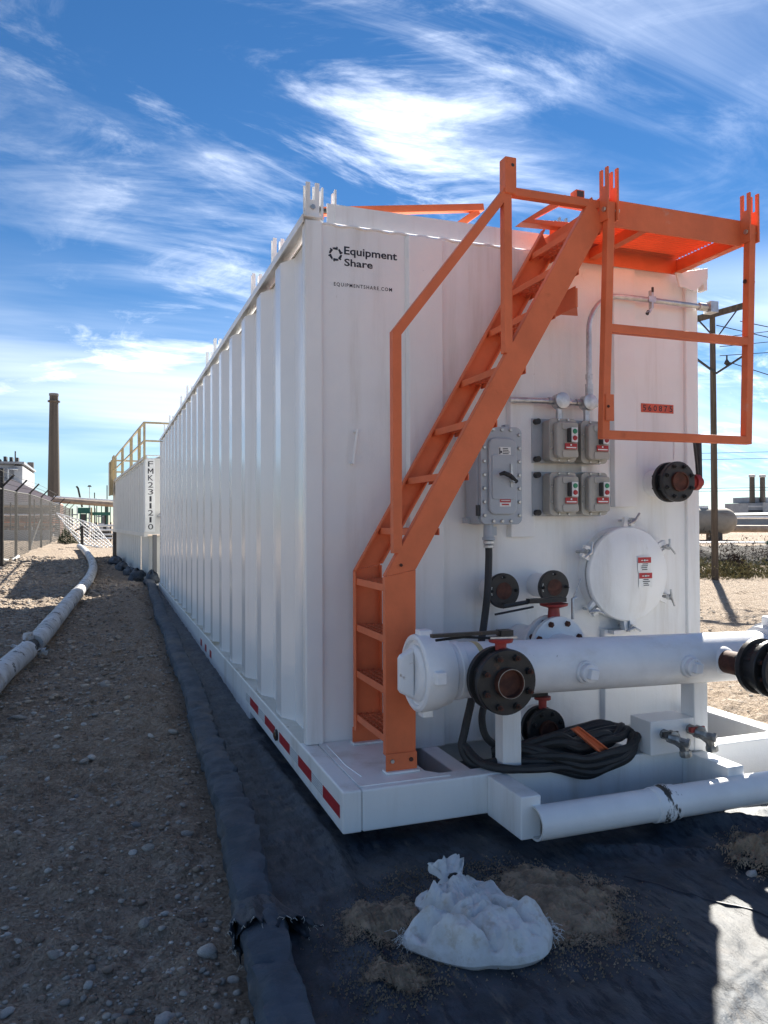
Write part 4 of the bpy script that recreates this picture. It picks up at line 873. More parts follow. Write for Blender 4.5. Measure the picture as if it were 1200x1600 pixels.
def bag_h(x, y, q):
    e = min(1, (1-q)*6)
    h = .074*max(0, 1-q**3)**.7
    dx_, dy_ = x-nk.x, y-nk.y; ang = math.atan2(dx_, -dy_); dist = math.hypot(dx_, dy_)
    w = mnoise.noise(Vector((x*5, y*5, 7))); w2 = mnoise.noise(Vector((x*9, y*9, 2)))
    h += (.026*(tr1(ang*1.9+w*.5+.2)-.5)+.012*(tr1(ang*4.7+w*.9)-.5)+.007*(tr1(ang*9.3+w2)-.5))*math.exp(-dist*1.5)*min(1, dist*9)*e
    for i, (a, f, p_) in enumerate(_bw):
        h += (.021 if i < 6 else .0075)*(tr1((x*math.cos(a)+y*math.sin(a))*f+w*.8+w2*.3+p_)-.5)*e
    h += .020*mnoise.noise(Vector((x*6, y*4.5, 1)))*e
    h -= .034*math.exp(-((x-1.135+.30*(y-2.45))/.014)**2)*sstep(2.20, 2.32, y)*sstep(2.72, 2.6, y)*e     # long fold down the left third
    h -= .024*math.exp(-((x-1.29+.45*(y-2.5))/.012)**2)*sstep(2.66, 2.5, y)*e
    return max(h, .062*math.exp(-(dist/.045)**2)*sstep(1.0, .97, q), .004)
for i in range(rings+1):
    q = i/rings
    for k in range(K):
        x = cx_+(Pn[k].x-cx_)*q; y = cy_+(Pn[k].y-cy_)*q; z = .048+bag_h(x, y, q)
        if i == rings: z = .036
        vs.append((x, y, z))
for k in range(K): vs.append((cx_+(Pn[k].x-cx_)*.93, cy_+(Pn[k].y-cy_)*.93, .014))
mb = MB().add(vs, [(i*K+k, (i+1)*K+k, (i+1)*K+(k+1) % K, i*K+(k+1) % K) for i in range(rings+1) for k in range(K)], True)
Sb = thing('sandbag', 'torn white woven sandbag lying on the black liner in front of the skid', 'sandbag', (1.235, 2.44, .03))
part('sack', mb, m_bag, Sb)
mb = MB(); vs = []; n = 60; rows = 12
for i in range(rows):
    t = i/(rows-1)
    for k in range(n):
        th = 2*math.pi*k/n; w = .026+.052*t**.6; edge = t**2*(.022*math.sin(2*th+.6)+.010*math.sin(5*th)+.016*mnoise.noise(Vector((k*.35, 0, 1))))
        fold = (.020*(tr1(th*.9+.2)-.5)+.014*(tr1(th*1.8+t)-.5))*min(1, t*2+.2)
        vs.append((1.262+math.cos(th)*w+.010*t+fold*.5, 2.722+(.080*t+edge*.8)+.01*math.sin(th), .090+math.sin(th)*(.014+.010*t)+fold*.8+.022*t))
mb.add(vs, [(i*n+k, i*n+(k+1) % n, (i+1)*n+(k+1) % n, (i+1)*n+k) for i in range(rows-1) for k in range(n)], True)
mb.add([(1.272, 2.795, .115)]+vs[-n:], [(0, 1+k, 1+(k+1) % n) for k in range(n)], True)
part('tied_neck', mb, m_bag, Sb)
part('tie', MB().lathe((1.262, 2.712, .088), (0, 1, .35), [(0, .020), (.003, .026), (.008, .026), (.011, .020)], 20, caps=False), m_rub, Sb)
fr = MB()
for k in range(190):
    if k < 130: p0 = Vector(random.choice([(1.475, 2.40), (1.46, 2.46), (1.47, 2.34), (1.44, 2.30), (1.44, 2.53)]))+Vector((random.uniform(-.03, .01), random.uniform(-.04, .04))); d = Vector((random.uniform(-.3, 1.2), random.uniform(-.9, .9)))
    else: p0 = Vector((.97, 2.45))+Vector((random.uniform(-.03, .05), random.uniform(-.05, .05))); d = Vector((random.uniform(-1.2, .2), random.uniform(-.6, .8)))
    l_ = random.uniform(.010, .050); d = d.normalized()*l_; zz = random.uniform(.035, .06)
    fr.tube([(p0.x, p0.y, zz), (p0.x+d.x*.5, p0.y+d.y*.5, zz+random.uniform(0, .012)), (p0.x+d.x, p0.y+d.y, zz-random.uniform(0, .02))], .0009, 3)
part('frayed_threads', fr, m_bag, Sb, kind='stuff')

# ------------------------------------------------------------------ STONES IN THE GRAVEL
def gpt(): 
    while True:
        y = 1.75+(random.random()**2.0)*9; x = random.uniform(-.45*y-.3, float(bermx(y))-.10)
        if x > -3: return x, y
# a few the photograph shows plainly, then scatter
plain = [(.325, 2.70, .028, 2), (.165, 2.43, .026, 2), (.13, 2.95, .02, 1), (.27, 2.06, .038, 3), (.40, 2.12, .035, 0), (.36, 2.02, .03, 0), (.05, 2.32, .03, 0), (.30, 2.18, .024, 5), (.43, 2.2, .022, 2), (-.02, 2.12, .026, 0), (.12, 2.0, .028, 4)]
cnt = 0
for x, y, s_, k in plain:
    link('stone', STN[k], ground, (x, y, float(ground_z(x, y))+s_*.25), (random.uniform(-.3, .3), random.uniform(-.3, .3), random.uniform(0, 6)), (s_, s_*1.25, s_)); cnt += 1
while cnt < 300:
    x, y = gpt(); s_ = random.choice([.009, .011, .013, .016, .02])*random.uniform(.8, 1.3)*(1 if y < 5 else 1.7)
    link('stone', STN[random.randrange(12)], ground, (x, y, float(ground_z(x, y))+s_*.2), (random.uniform(-.4, .4), random.uniform(-.4, .4), random.uniform(0, 6)), (s_, s_*random.uniform(.9, 1.5), s_*random.uniform(.7, 1))); cnt += 1
def scatter(n, fx, sizes, mt, name, seed, xyz=None):
    base = [np.array([v.co[:] for v in stone_me(40+i+seed, mt, 1).vertices]) for i in range(4)]; tri = [tuple(p_.vertices) for p_ in stone_me(40, mt, 1).polygons]
    V = []; F = []; o = 0; tr = np.array(tri)
    r_ = np.random.default_rng(seed); xs, ys__ = fx(r_, n); zs = ground_z(xs, ys__)
    for i in range(n):
        s_ = r_.choice(sizes)*r_.uniform(.6, 1.4)*(1+.06*max(0, ys__[i]-4)); a = r_.uniform(0, 6.3); b = base[i % 4]*s_*np.array([1, r_.uniform(.8, 1.5), r_.uniform(.7, 1)])
        c, s2 = math.cos(a), math.sin(a); V.append(np.stack([b[:, 0]*c-b[:, 1]*s2+xs[i], b[:, 0]*s2+b[:, 1]*c+ys__[i], b[:, 2]+zs[i]+s_*.15], -1)); F.append(tr+o); o += len(b)
    V = np.concatenate(V).astype(np.float32); F = np.concatenate(F).astype(np.int32); me = bpy.data.meshes.new(name); me.vertices.add(len(V)); me.vertices.foreach_set('co', V.ravel())
    me.loops.add(F.size); me.loops.foreach_set('vertex_index', F.ravel()); me.polygons.add(len(F)); me.polygons.foreach_set('loop_start', np.arange(0, F.size, 3, dtype=np.int32)); me.polygons.foreach_set('use_smooth', np.full(len(F), True))
    me.update(calc_edges=True); me.materials.append(mt); o_ = link(name, me); o_['kind'] = 'stuff'; return o_
def left_xy(r_, n):
    y = 1.6+r_.random(n)**1.9*16; x = bermx(y)-.08-r_.random(n)**.9*np.minimum(.45*y+1.2, 3.2); return x, y
scatter(9000, left_xy, [.004, .005, .006, .008, .012], m_stone, 'gravel', 3)
scatter(3500, left_xy, [.005, .007, .011, .016], m_stone5, 'clods', 9)
scatter(1000, left_xy, [.004, .005, .008], m_stone2, 'pale_gravel', 4)
scatter(5200, lambda r_, n: (r_.uniform(-2.9, .2, n), 6+22*r_.random(n)**1.2), [.006, .009, .014, .021], m_stone4, 'rubble', 5)
scatter(1500, lambda r_, n: (r_.uniform(-2.9, .2, n), 6+22*r_.random(n)**1.2), [.006, .010, .014], m_stone3, 'dark_rubble', 12)
scatter(2200, lambda r_, n: (r_.uniform(4.2, 9.5, n), r_.uniform(3, 16, n)), [.008, .011, .014], m_stone, 'roadside_gravel', 6)

# ------------------------------------------------------------------ LEFT: INSULATED PIPE
Ip = thing('insulated_pipe', 'worn white insulated pipe lying on the ground between fence and tank', 'pipe', (-.6, 12, 0))
ctr = [(-.95, 5.6), (-.86, 7.4), (-.74, 8.72), (-.66, 10.2), (-.53, 13.2), (-.42, 15.5), (-.335, 18.0), (-.32, 21.3), (-.48, 25.8), (-.80, 30.8), (-1.05, 34.0)]
cp = smooth_path([(x, y, float(gz(0, y))+.125) for x, y in ctr], 8)
part('inner_pipe', MB().tube(cp, .062, 12), m_dark, Ip)
# jacket lengths with dark joints between
acc = [0]
for a, b in zip(cp[:-1], cp[1:]): acc.append(acc[-1]+(b-a).length)
def at_len(s_):
    s_ = min(max(s_, 0), acc[-1]-1e-4); i = max(j for j in range(len(acc)) if acc[j] <= s_); i = min(i, len(cp)-2); return cp[i].lerp(cp[i+1], (s_-acc[i])/(acc[i+1]-acc[i]))
s0 = 0; gap_at = next(acc[i] for i in range(len(cp)) if cp[i].y > 8.45)
while s0 < acc[-1]-.2:
    ln = random.uniform(.8, 1.1); e = s0+ln
    if s0 < gap_at < e+.2: e = gap_at-.02; nxt = gap_at+.36
    else: nxt = e+random.uniform(.008, .022)
    k = max(3, int((e-s0)/.15)); jit = random.uniform(-.004, .004)
    pts = [at_len(s0+(e-s0)*i/k) for i in range(k+1)]
    if (pts[-1]-pts[0]).length > .05: part('pipe_jacket', MB().tube(pts, .105+jit, 16), m_jack, Ip)
    s0 = nxt
for k in range(16):
    p0 = at_len(gap_at+random.uniform(0, .36)); a = random.uniform(0, 6.3); mb = MB()
    s_ = random.uniform(.03, .07); g = [Vector((random.uniform(-1, 1), random.uniform(-1, 1), random.uniform(-.4, .7)))*s_ for _ in range(5)]
    c0 = p0+Vector((math.cos(a)*random.uniform(.06, .2), random.uniform(-.1, .1), -.06+max(0, math.sin(a))*.14))
    mb.add([c0+q for q in g]+[c0+q+Vector((.01, .012, .02)) for q in g], [(0, 1, 2), (0, 2, 3), (0, 3, 4), (7, 6, 5), (8, 7, 5), (9, 8, 5), (0, 5, 6, 1), (1, 6, 7, 2), (2, 7, 8, 3), (3, 8, 9, 4), (4, 9, 5, 0)])
    part('torn_jacket', mb, m_jack, Ip)
Bp = thing('black_post', 'short black steel post with a side arm standing where the white pipe ends', 'post', (-.95, 34.2, .35))
part('post', MB().box(-.06, .06, -.06, .06, -.1, 1.0), m_fence, Bp, local=True); part('arm', MB().tube([(0, 0, .90), (-.28, 0, .80)], .035, 6), m_fence, Bp, local=True)

# ------------------------------------------------------------------ FENCE
FX = -2.72
F_ = thing('chain_link_fence', 'dark chain link fence with angled barbed wire arms along the left', 'fence', (FX, 27, .26))
post_y = [23.45, 27.1, 31.8, 37.1, 43.5, 51.0, 58.5, 66.0]
def fb_(y): return float(gz(FX, y))
for y in post_y:
    r_ = .065 if y < 24 else .045; h = 2.75 if y < 24 else 2.24
    fp = part('fence_post', MB().tube([(FX, y, fb_(y)-.2), (FX, y, fb_(y)+h)], r_, 8), m_fence, F_)
    part('barb_arm', MB().sqbar([(FX, y, fb_(y)+2.22), (FX+.32, y, fb_(y)+2.58)], .05), m_fence, fp)
part('top_rail', MB().tube([(FX, y, fb_(y)+2.18) for y in np.linspace(20, 66, 14)], .024, 6), m_fence, F_)
for k in range(3): part('barbed_wire', MB().tube([(FX+.10+.1*k, y, fb_(y)+2.34+.11*k) for y in np.linspace(20, 66, 14)], .007, 4), m_fence, F_)
def chain(P, u, v, w, h, pitch, r_):
    """diamond mesh: straight wires both ways across a w x h panel"""
    mb = MB(); P = Vector(P); u = Vector(u); v = Vector(v); n = int((w+h)/pitch)
    for k in range(1, n):
        c = k*pitch
        for s_ in (0, 1):
            a0 = (min(c, w), max(0, c-w)); a1 = (max(0, c-h), min(c, h))
            if s_: a0 = (w-a0[0], a0[1]); a1 = (w-a1[0], a1[1])
            mb.tube([P+u*a0[0]+v*a0[1], P+u*a1[0]+v*a1[1]], r_, 3, caps=False, smooth=False)
    return mb
for y0_, y1_ in zip(post_y[:-1], post_y[1:]):
    part('chain_mesh', chain((FX+.045, y0_, fb_(y0_)+.03), (0, 1, (fb_(y1_)-fb_(y0_))/(y1_-y0_)), (0, 0, 1), y1_-y0_, 2.14, .12 if y0_ < 40 else .22, .0024 if y0_ < 40 else .004), m_fence, F_, kind='stuff')
part('fence_brace', MB().tube([(FX, 31.8, .5), (FX+.0, 36.5, 1.6)], .03, 6), m_fence, F_)
Gp = thing('gate_panel', 'bright bare chain link gate panel leaning over beyond the white pipe', 'gate panel', (-1.1, 37.6, .5))
gd = Vector((.9405, -.3398, 0)); gpoly = [(0, 1.92), (1.09, .50), (2.69, .22), (1.75, 1.40)]
def gp_(q): return Vector((-2.15, 38.0, 0))+gd*q[0]+Vector((0, .05*q[1], q[1]))
def clip_line(p, d, poly):
    t0, t1 = -9, 9
    for (ax_, ay), (bx, by) in zip(poly, poly[1:]+poly[:1]):
        nx, ny = -(by-ay), bx-ax_; dn = nx*d[0]+ny*d[1]; v = nx*(ax_-p[0])+ny*(ay-p[1])
        if abs(dn) < 1e-9: continue
        if dn > 0: t0 = max(t0, v/dn)
        else: t1 = min(t1, v/dn)
    return (t0, t1) if t1 > t0 else None
gm = MB()
for sgn in (1, -1):
    d = (math.cos(R(38)), sgn*math.sin(R(38)))
    for k in range(-24, 25):
        p = (1.3, 1.0+k*.155); c = clip_line(p, d, gpoly)
        if c: gm.tube([gp_((p[0]+d[0]*c[0], p[1]+d[1]*c[0])), gp_((p[0]+d[0]*c[1], p[1]+d[1]*c[1]))], .021, 4, caps=False)
part('mesh', gm, m_wirew, Gp, kind='stuff')
for q0, q1 in zip(gpoly, gpoly[1:]+gpoly[:1]): part('frame_tube', MB().tube([gp_(q0), gp_(q1)], .026, 8), m_wirew, Gp)

# ------------------------------------------------------------------ SECOND TANK
T2 = thing('rail_topped_tank', 'second pale tank behind the first, with yellow roof railing and stencilled number', 'tank', (.80, 17.55, .0), R(3.0))
def corr2(x_out, x_in, y0, y1, p, o=.35):
    pts = [(x_out, y0)]; y = y0+p*.3
    while y+p < y1: pts += [(x_out, y), (x_in, y+p*.15), (x_in, y+p*.5), (x_out, y+p*.65)]; y += p
    pts.append((x_out, y1)); return pts
LL = 11.1
up_ = part('upper_wall', wall_strip(corr2(0, .05, .30, LL, .62), 1.26, 2.86), m_cream, T2, local=True)
part('upper_end', MB().box(.0, 2.5, -.01, .0, 1.21, 2.88), m_cream, T2, local=True); part('upper_end', MB().box(.0, 2.5, LL, LL+.01, 1.21, 2.88), m_cream, T2, local=True)
part('roof', MB().box(.0, 2.5, .001, LL-.001, 2.80, 2.84), m_cream, T2, local=True)
part('top_rail', MB().box(-.04, .04, -.02, LL+.02, 2.862, 2.92).box(-.04, 2.5, -.02, .05, 2.93, 2.95), m_cream, T2, local=True)
part('bottom_rail', MB().box(-.03, .05, .0, LL, 1.16, 1.258), m_cream, T2, local=True)
part('lower_wall', wall_strip(corr2(.08, .12, 1.9, LL-.6, .55), .25, 1.158), m_cream, T2, local=True)
part('lower_panel', MB().prism([(.10, .22), (2.4, .22), (2.4, 1.155), (.10, 1.155)], 'y', .25, 1.895), m_cream, T2, local=True)
part('far_leg', MB().box(-.02, .12, LL-.45, LL-.1, .1, 1.158), m_dark, T2, local=True)
part('near_leg', MB().box(.16, .24, -.04, .10, .05, 1.20), m_gconc, T2, local=True)
part('skid_rail', MB().box(.02, .14, .2, LL-.3, .14, .248), m_cream, T2, local=True)
part('sign_strip', MB().box(.0, .205, -.016, -.0115, 1.27, 2.86).box(-.006, -.0015, -.014, .29, 1.27, 2.86), m_dwht, T2, local=True)
for k, ch in enumerate('FMK2311210'):
    z = 2.70-k*.153
    if ch == 'M':
        g_ = MB()
        for q in ([(.05, 0), (.075, 0), (.075, .115), (.05, .115)], [(.145, 0), (.17, 0), (.17, .115), (.145, .115)], [(.075, .115), (.075, .075), (.104, .03), (.116, .03), (.11, .06)], [(.145, .115), (.145, .075), (.116, .03), (.11, .06)]):
            g_.prism([(a_, z-.005+b_) for a_, b_ in q], 'y', -.0190, -.0180)
        part('letter', g_, m_ink, T2, local=True); continue
    part('letter', text_mesh(ch, .055 if ch != '1' else .085, .165 if ch != '1' else .13, z-.005, z+.115, -.0185, off=.004), m_ink, T2, local=True)
rl = part('railing', MB().sqbar([(-.02, 0, 3.66), (-.02, LL, 3.66)], .042).sqbar([(-.02, 0, 3.26), (-.02, LL, 3.26)], .038).sqbar([(-.02, 0, 3.66), (2.5, 0, 3.66)], .042).sqbar([(-.02, 0, 3.26), (2.5, 0, 3.26)], .038).sqbar([(2.4, LL, 3.26), (-.02, LL, 3.26)], .05).sqbar([(2.4, LL, 3.66), (-.02, LL, 3.66)], .055), m_yel, T2, local=True)
for y in (0, 1.05, 1.30, 3.2, 3.55, 6.2, 6.6, 9.3, 9.75, 10.3, 10.7, 11.0):
    part('rail_post', MB().sqbar([(-.02, y, 2.86), (-.02, y, 3.66 if y < 10.2 else 3.78)], .048), m_yel, rl, local=True)
part('ladder_cage', MB().box(-.16, -.12, 10.2, 10.9, 2.4, 3.55).box(-.13, -.05, 10.15, 10.2, 2.4, 3.6), m_yel, T2, local=True)
part('roof_hatch', MB().lathe((.55, .6, 2.85), (0, 0, 1), [(0, .35), (.06, .35), (.12, .2), (.13, 0)], 20), m_dark, T2, local=True)
part('pipe_elbow', MB().tube([(.30, -.05, 1.62), (.36, -.25, 1.6), (.34, -.4, 1.4), (.30, -.45, 1.2)], .05, 8), m_cream, T2, local=True)
def sack(x, y, rx, ry, h, seed, label):
    ry *= 1.7; h *= .85
    mb = MB(); vs = []; n, m = 18, 10
    for i in range(m+1):
        ph = math.pi/2*i/m*1.25
        for k in range(n):
            th = 2*math.pi*k/n; q = 1+.35*mnoise.noise(Vector((math.cos(th)*1.7+seed, math.sin(th)*1.7, ph*1.6)))
            vs.append((math.cos(th)*rx*math.sin(ph)*q, math.sin(th)*ry*math.sin(ph)*q, max(-.02, h*math.cos(ph)*q+.02)))
    mb.add(vs, [(i*n+k, (i+1)*n+k, (i+1)*n+(k+1) % n, i*n+(k+1) % n) for i in range(m) for k in range(n)], True)
    o = link('black_bag', mb.mesh('black_bag', m_liner), None, (x, y, float(gz(0, y)))); return tag(o, label, 'bag', 'black bags heaped at the foot of the far tank')
sack(.93, 17.3, .16, .2, .28, 1, 'black plastic bag tucked between the two tanks, nearest the front tank')
sack(.66, 18.4, .19, .25, .25, 2, 'bulging black bag at the near corner below the far tank')
sack(.55, 19.9, .16, .4, .2, 3, 'flattened black bag along the side of the far tank')
sack(.40, 22.2, .16, .5, .18, 4, 'low black bag heap toward the far end of the second tank')
sack(.28, 24.6, .2, .5, .22, 5, 'farthest small black bag heap by the dark leg of the second tank')

# ------------------------------------------------------------------ LEFT BACKGROUND
Ch = solo('chimney', MB().lathe((-19.35, 326, -2), (0, 0, 1), [(0, 2.6), (15, 2.25), (53, 1.62), (53.2, 1.62)], 28), m_conc, 'tall dark round concrete chimney on the left skyline', 'chimney', at=(-19.35, 326, 0))
part('cap_ring', MB().lathe((-19.35, 326, 48.6), (0, 0, 1), [(0, 1.7), (.2, 2.3), (.7, 2.3), (.8, 1.7)], 24), m_conc, Ch)
part('rim', MB().lathe((-19.35, 326, 51.2), (0, 0, 1), [(0, 1.62), (.1, 1.8), (.9, 1.8), (1.0, 1.5)], 24), m_gconc, Ch)
solo('small_stack', MB().lathe((-26.0, 307, -1), (0, 0, 1), [(0, 1.15), (24.6, 1.1)], 20), m_gconc, 'short plain grey stack left of the tall chimney', 'stack', at=(-26, 307, 0))
Bw = thing('plant_building', 'off-white plant building with cluttered roof behind the fence at the left edge', 'building', (-11, 80, 0))
part('wall', MB().box(-16, -8.0, 78, 90, 0, 6.9), m_bldg, Bw); part('side_wall', MB().box(-7.98, -7.25, 77.5, 90, 0, 6.7), m_gclad, Bw)
part('upper_cladding', MB().box(-16, -8.0, 77.9, 77.99, 5.2, 6.8), m_gclad, Bw); part('parapet', MB().box(-16.1, -7.1, 77.4, 90, 6.9, 7.1), m_bldg, Bw)
for k in range(4): part('pipe', MB().tube([(-12+1.2*k, 77.3, .5), (-12+1.2*k, 77.3, 6.4), (-11.2+1.2*k, 77.3, 6.4)], .12, 8), m_galv, Bw)
for k in range(3): part('vent_box', MB().box(-11.5+1.4*k, -10.7+1.4*k, 77.4, 77.88, 3.0, 4.1), m_dark, Bw)
for k in range(9): part('roof_unit', MB().box(-12+.5*k, -11.75+.5*k, 79, 80, 7.1, 7.1+random.uniform(.2, .6)), m_dark, Bw)
part('antenna', MB().tube([(-7.9, 78, 7.1), (-7.9, 78, 8.1)], .06, 6), m_dark, Bw)
solo('white_roof_shed', MB().prism([(-9.5, 0), (-9.5, 4.6), (-7.5, 5.2), (-3.9, 3.4), (-3.9, 0)], 'y', 72, 78), m_bldw, 'low white shed with a sloping roof behind the barbed wire', 'shed', at=(-6, 75, 0))
Rb = thing('banded_building', 'long low brown building with pale bands behind the fence', 'building', (-6, 66, 0))
part('wall', MB().box(-9, -3.4, 64, 70, 0, 3.0), m_brick, Rb); part('pale_band', MB().box(-9.0, -3.39, 63.95, 63.99, 2.85, 3.05), m_bldw, Rb); part('upper_panel', MB().box(-9.0, -3.39, 63.96, 63.99, 2.2, 2.84), m_conc, Rb)
part('tan_band', MB().box(-9.0, -3.39, 63.94, 63.995, 1.75, 1.95), m_tan, Rb); part('orange_band', MB().box(-9.0, -3.39, 63.94, 63.995, 1.45, 1.70), m_or, Rb); part('base_wall', MB().box(-9.0, -3.39, 63.9, 63.995, .3, .9), m_bldg, Rb)
for k in range(6):
    w = part('window', MB().box(-8.7+k*.95, -8.2+k*.95, 63.93, 63.97, .98, 1.40), m_bldw, Rb); part('pane', MB().box(-8.63+k*.95, -8.27+k*.95, 63.92, 63.929, 1.03, 1.35), m_ink, w)
def hpipe(name, a, b, r_, mt, label, cat='pipe', grp=None): return solo(name, MB().tube([a, b], r_, 14), mt, label, cat, grp, at=tuple((Vector(a)+Vector(b))/2))
Yr = thing('yard_pipe_rack', 'brown and white pipes on dark columns directly behind the chain link fence', 'pipe rack', (-5, 56, .3))
rq = random.Random(3)
for k, (z, r_, mt) in enumerate(((.62, .10, m_bldw), (.95, .14, m_brick), (1.32, .09, m_tan), (1.62, .16, m_brick), (1.95, .07, m_wirew), (2.25, .12, m_conc), (2.55, .08, m_tan))):
    part('pipe', MB().tube([(-9.5, 57+.3*k, z+.1), (-3.25, 54.6+.3*k, z+.05)], r_, 10), mt, Yr)
for k in range(13): part('column', MB().box(-9+.46*k, -8.92+.46*k, 54.0, 54.1, .2, rq.uniform(1.6, 3.0)), m_dark if k % 3 else m_rust, Yr)
for k in range(8):
    x = -8.8+.7*k; w_q = rq.uniform(.15, .4); part('equipment_box', MB().box(x, x+w_q, 53.4, 53.8, .3, .3+rq.uniform(.35, 1.0)), (m_dark, m_conc, m_bldg, m_brick)[k % 4], Yr)
solo('retaining_wall', MB().box(-9.5, -3.05, 49.0, 49.3, .1, 1.0).box(-9.5, -3.0, 48.98, 49.32, 1.0, 1.06), m_bldg, 'low dark grey wall along the ground behind the fence', 'wall', at=(-6, 49, .2))
solo('white_pipe_offcut', MB().tube([(-2.95, 25.6, .36), (-2.75, 26.3, .30), (-2.66, 27.2, .40)], .05, 8), m_wirew, 'bent white pipe offcut lying at the foot of the fence', 'pipe', at=(-2.8, 26.3, .3))
solo('dark_pump_skid', MB().box(-.9, .35, 52, 52.6, .2, .75).tube([(-.7, 51.9, .9), (.2, 51.9, .9)], .16, 10).box(-.2, 0, 51.95, 52.4, .75, 1.25), m_dark, 'dark pump skid behind the leaning gate panel', 'pump', at=(-.3, 52, .2))
hpipe('overhead_pipe', (-3.9, 65.2, 3.25), (.9, 63.5, 2.85), .20, m_tan, 'thick tan overhead pipe crossing above the gate panel')
hpipe('overhead_pipe', (-3.9, 66.2, 3.50), (.9, 64.5, 3.16), .12, m_wirew, 'thin white overhead pipe lying just above the tan pipe')
Gs = thing('green_pipe_rack', 'green steel frame with posts under the overhead pipes', 'pipe rack', (-.9, 64.5, .4))
part('beam', MB().box(-2.1, -1.2, 64.3, 64.7, 2.2, 2.65), m_dgrn, Gs); part('beam', MB().box(-1.19, .3, 64.0, 64.3, 2.05, 2.3), m_dgrn, Gs)
for x in (-1.95, -1.5, -1.15, -.75, -.4, .0, .25): part('column', MB().box(x, x+.07, 64.1, 64.2, .4, 2.9 if x > -1 else 2.2), m_dgrn, Gs)
for k, (x, w, h, mt) in enumerate(((-1.55, .35, .9, m_dark), (-1.0, .4, .7, m_yel), (-.5, .35, 1.1, m_bldw), (-.05, .4, .8, m_bldw))):
    solo('pipe_yard_box', MB().box(x, x+w, 61, 61.4, .35, .35+h).box(x+.05, x+w-.05, 60.97, 60.995, .5, .3+h), mt, ['small dark pump housing under the green rack', 'small yellow box under the green rack', 'left white cabinet under the green rack', 'right white cabinet under the green rack near the tank'][k], 'cabinet', at=(x, 61, .3))
for k, (z, r_) in enumerate(((1.24, .06), (.98, .055), (.72, .05), (.50, .05), (.27, .05))):
    hpipe('white_pipe', (-.95+.1*k, 48.3, z+.06), (.75, 47.5, z+.06), r_, m_wirew, ['topmost', 'second', 'middle', 'fourth', 'lowest'][k]+' of the stacked white pipes beside the far end of the second tank', 'pipe', 'white pipes stacked beyond the second tank')
for x in (-.6, .2): solo('pipe_stand', MB().box(x, x+.08, 48.1, 48.2, .2, 1.5).box(x-.1, x+.18, 48.05, 48.25, .2, .32), m_fence, 'dark stand, %s one, carrying the stacked white pipes' % ('left' if x < 0 else 'right'), 'pipe stand', 'stands under the white pipes', at=(x, 48.1, .2))
Dp = thing('distant_plant', 'hazy row of small columns and vessels on the horizon left of the tanks', 'plant', (-8, 230, 0)); rq2 = random.Random(8)
for k in range(16):
    x = -17+1.15*k+rq2.uniform(-.3, .3); h = rq2.uniform(3.5, 7.5); r_ = rq2.choice((.15, .22, .5))
    part('column', MB().lathe((x, 230, 0), (0, 0, 1), [(0, r_), (h, r_), (h+r_*.5, r_*.3)], 10), (m_galv, m_bldg, m_gconc, m_dark)[k % 4], Dp)
for k in range(5): part('platform', MB().box(-16+3.4*k, -14.2+3.4*k, 229, 229.4, 2.6+.5*(k % 3), 2.9+.5*(k % 3)), m_bldg, Dp)
Cr = thing('crane', 'distant dark crane boom angled above the pipes', 'crane', (-4.6, 161, 0)); part('boom', MB().sqbar([(-4.45, 161, 4.5), (-5.2, 161, 8.2), (-5.5, 161, 8.6)], .35), m_dark, Cr); part('cab', MB().box(-4.9, -3.6, 160, 162, .3, 3.2).box(-4.6, -3.9, 159.9, 160, 2.0, 2.9), m_dark, Cr)
Lp = thing('yard_light', 'distant yard light mast with a wide lamp head', 'light mast', (-3.1, 160.6, 0)); part('mast', MB().tube([(-3.1, 160.6, 0), (-3.1, 160.6, 8.5)], .07, 6), m_galv, Lp); part('lamp_head', MB().prism([(-3.5, 8.5), (-2.7, 8.5), (-2.9, 8.8), (-3.3, 8.8)], 'y', 160.3, 160.9), m_dark, Lp)
for k, x in enumerate((-.9, .05)):
    Q = thing('thin_mast', ['thin dark mast over the green rack', 'thin dark mast beside the second tank top'][k], 'mast', (x, 66, 0)); part('mast', MB().tube([(x, 66, 0), (x, 66, 3.9+.6*k)], .04, 6), m_dark, Q)
solo('yellow_bollard', MB().tube([(-1.08, 63, .4), (-1.08, 63, 2.6)], .06, 10).lathe((-1.08, 63, 2.6), (0, 0, 1), [(0, .06), (.06, .03)], 10), m_yel, 'tall thin yellow post in front of the green pipe rack', 'bollard', at=(-1.08, 63, .4))
def foliage(n, fx, size, mt, name, seed, up_bias=.6):
    r_ = random.Random(seed); mb = MB()
    for _ in range(n):
        c, h = fx(r_); c = Vector(c); d = Vector((r_.uniform(-1, 1), r_.uniform(-1, 1), r_.uniform(up_bias-.5, up_bias+.8))).normalized()*size*r_.uniform(.5, 1.3); w = d.cross(Vector((r_.uniform(-1, 1), r_.uniform(-1, 1), .2))).normalized()*size*.16
        mb.add([c-w, c+w, c+d], [(0, 1, 2)])
    return mb
def bushy(cx, cy, z, r_, h): 
    def f(q):
        a = q.uniform(0, 6.28); rr = r_*math.sqrt(q.random()); return (cx+math.cos(a)*rr, cy+math.sin(a)*rr, z+h*q.random()**1.2*math.sqrt(max(0, 1-(rr/r_)**2))), 0
    return f
solo('shrub', foliage(500, bushy(-1.85, 43.0, .35, .55, .8), .18, m_bush, 's', 1), m_bush, 'small round green shrub at the fence foot by the gate panel', 'shrub', at=(-1.85, 43, .35))

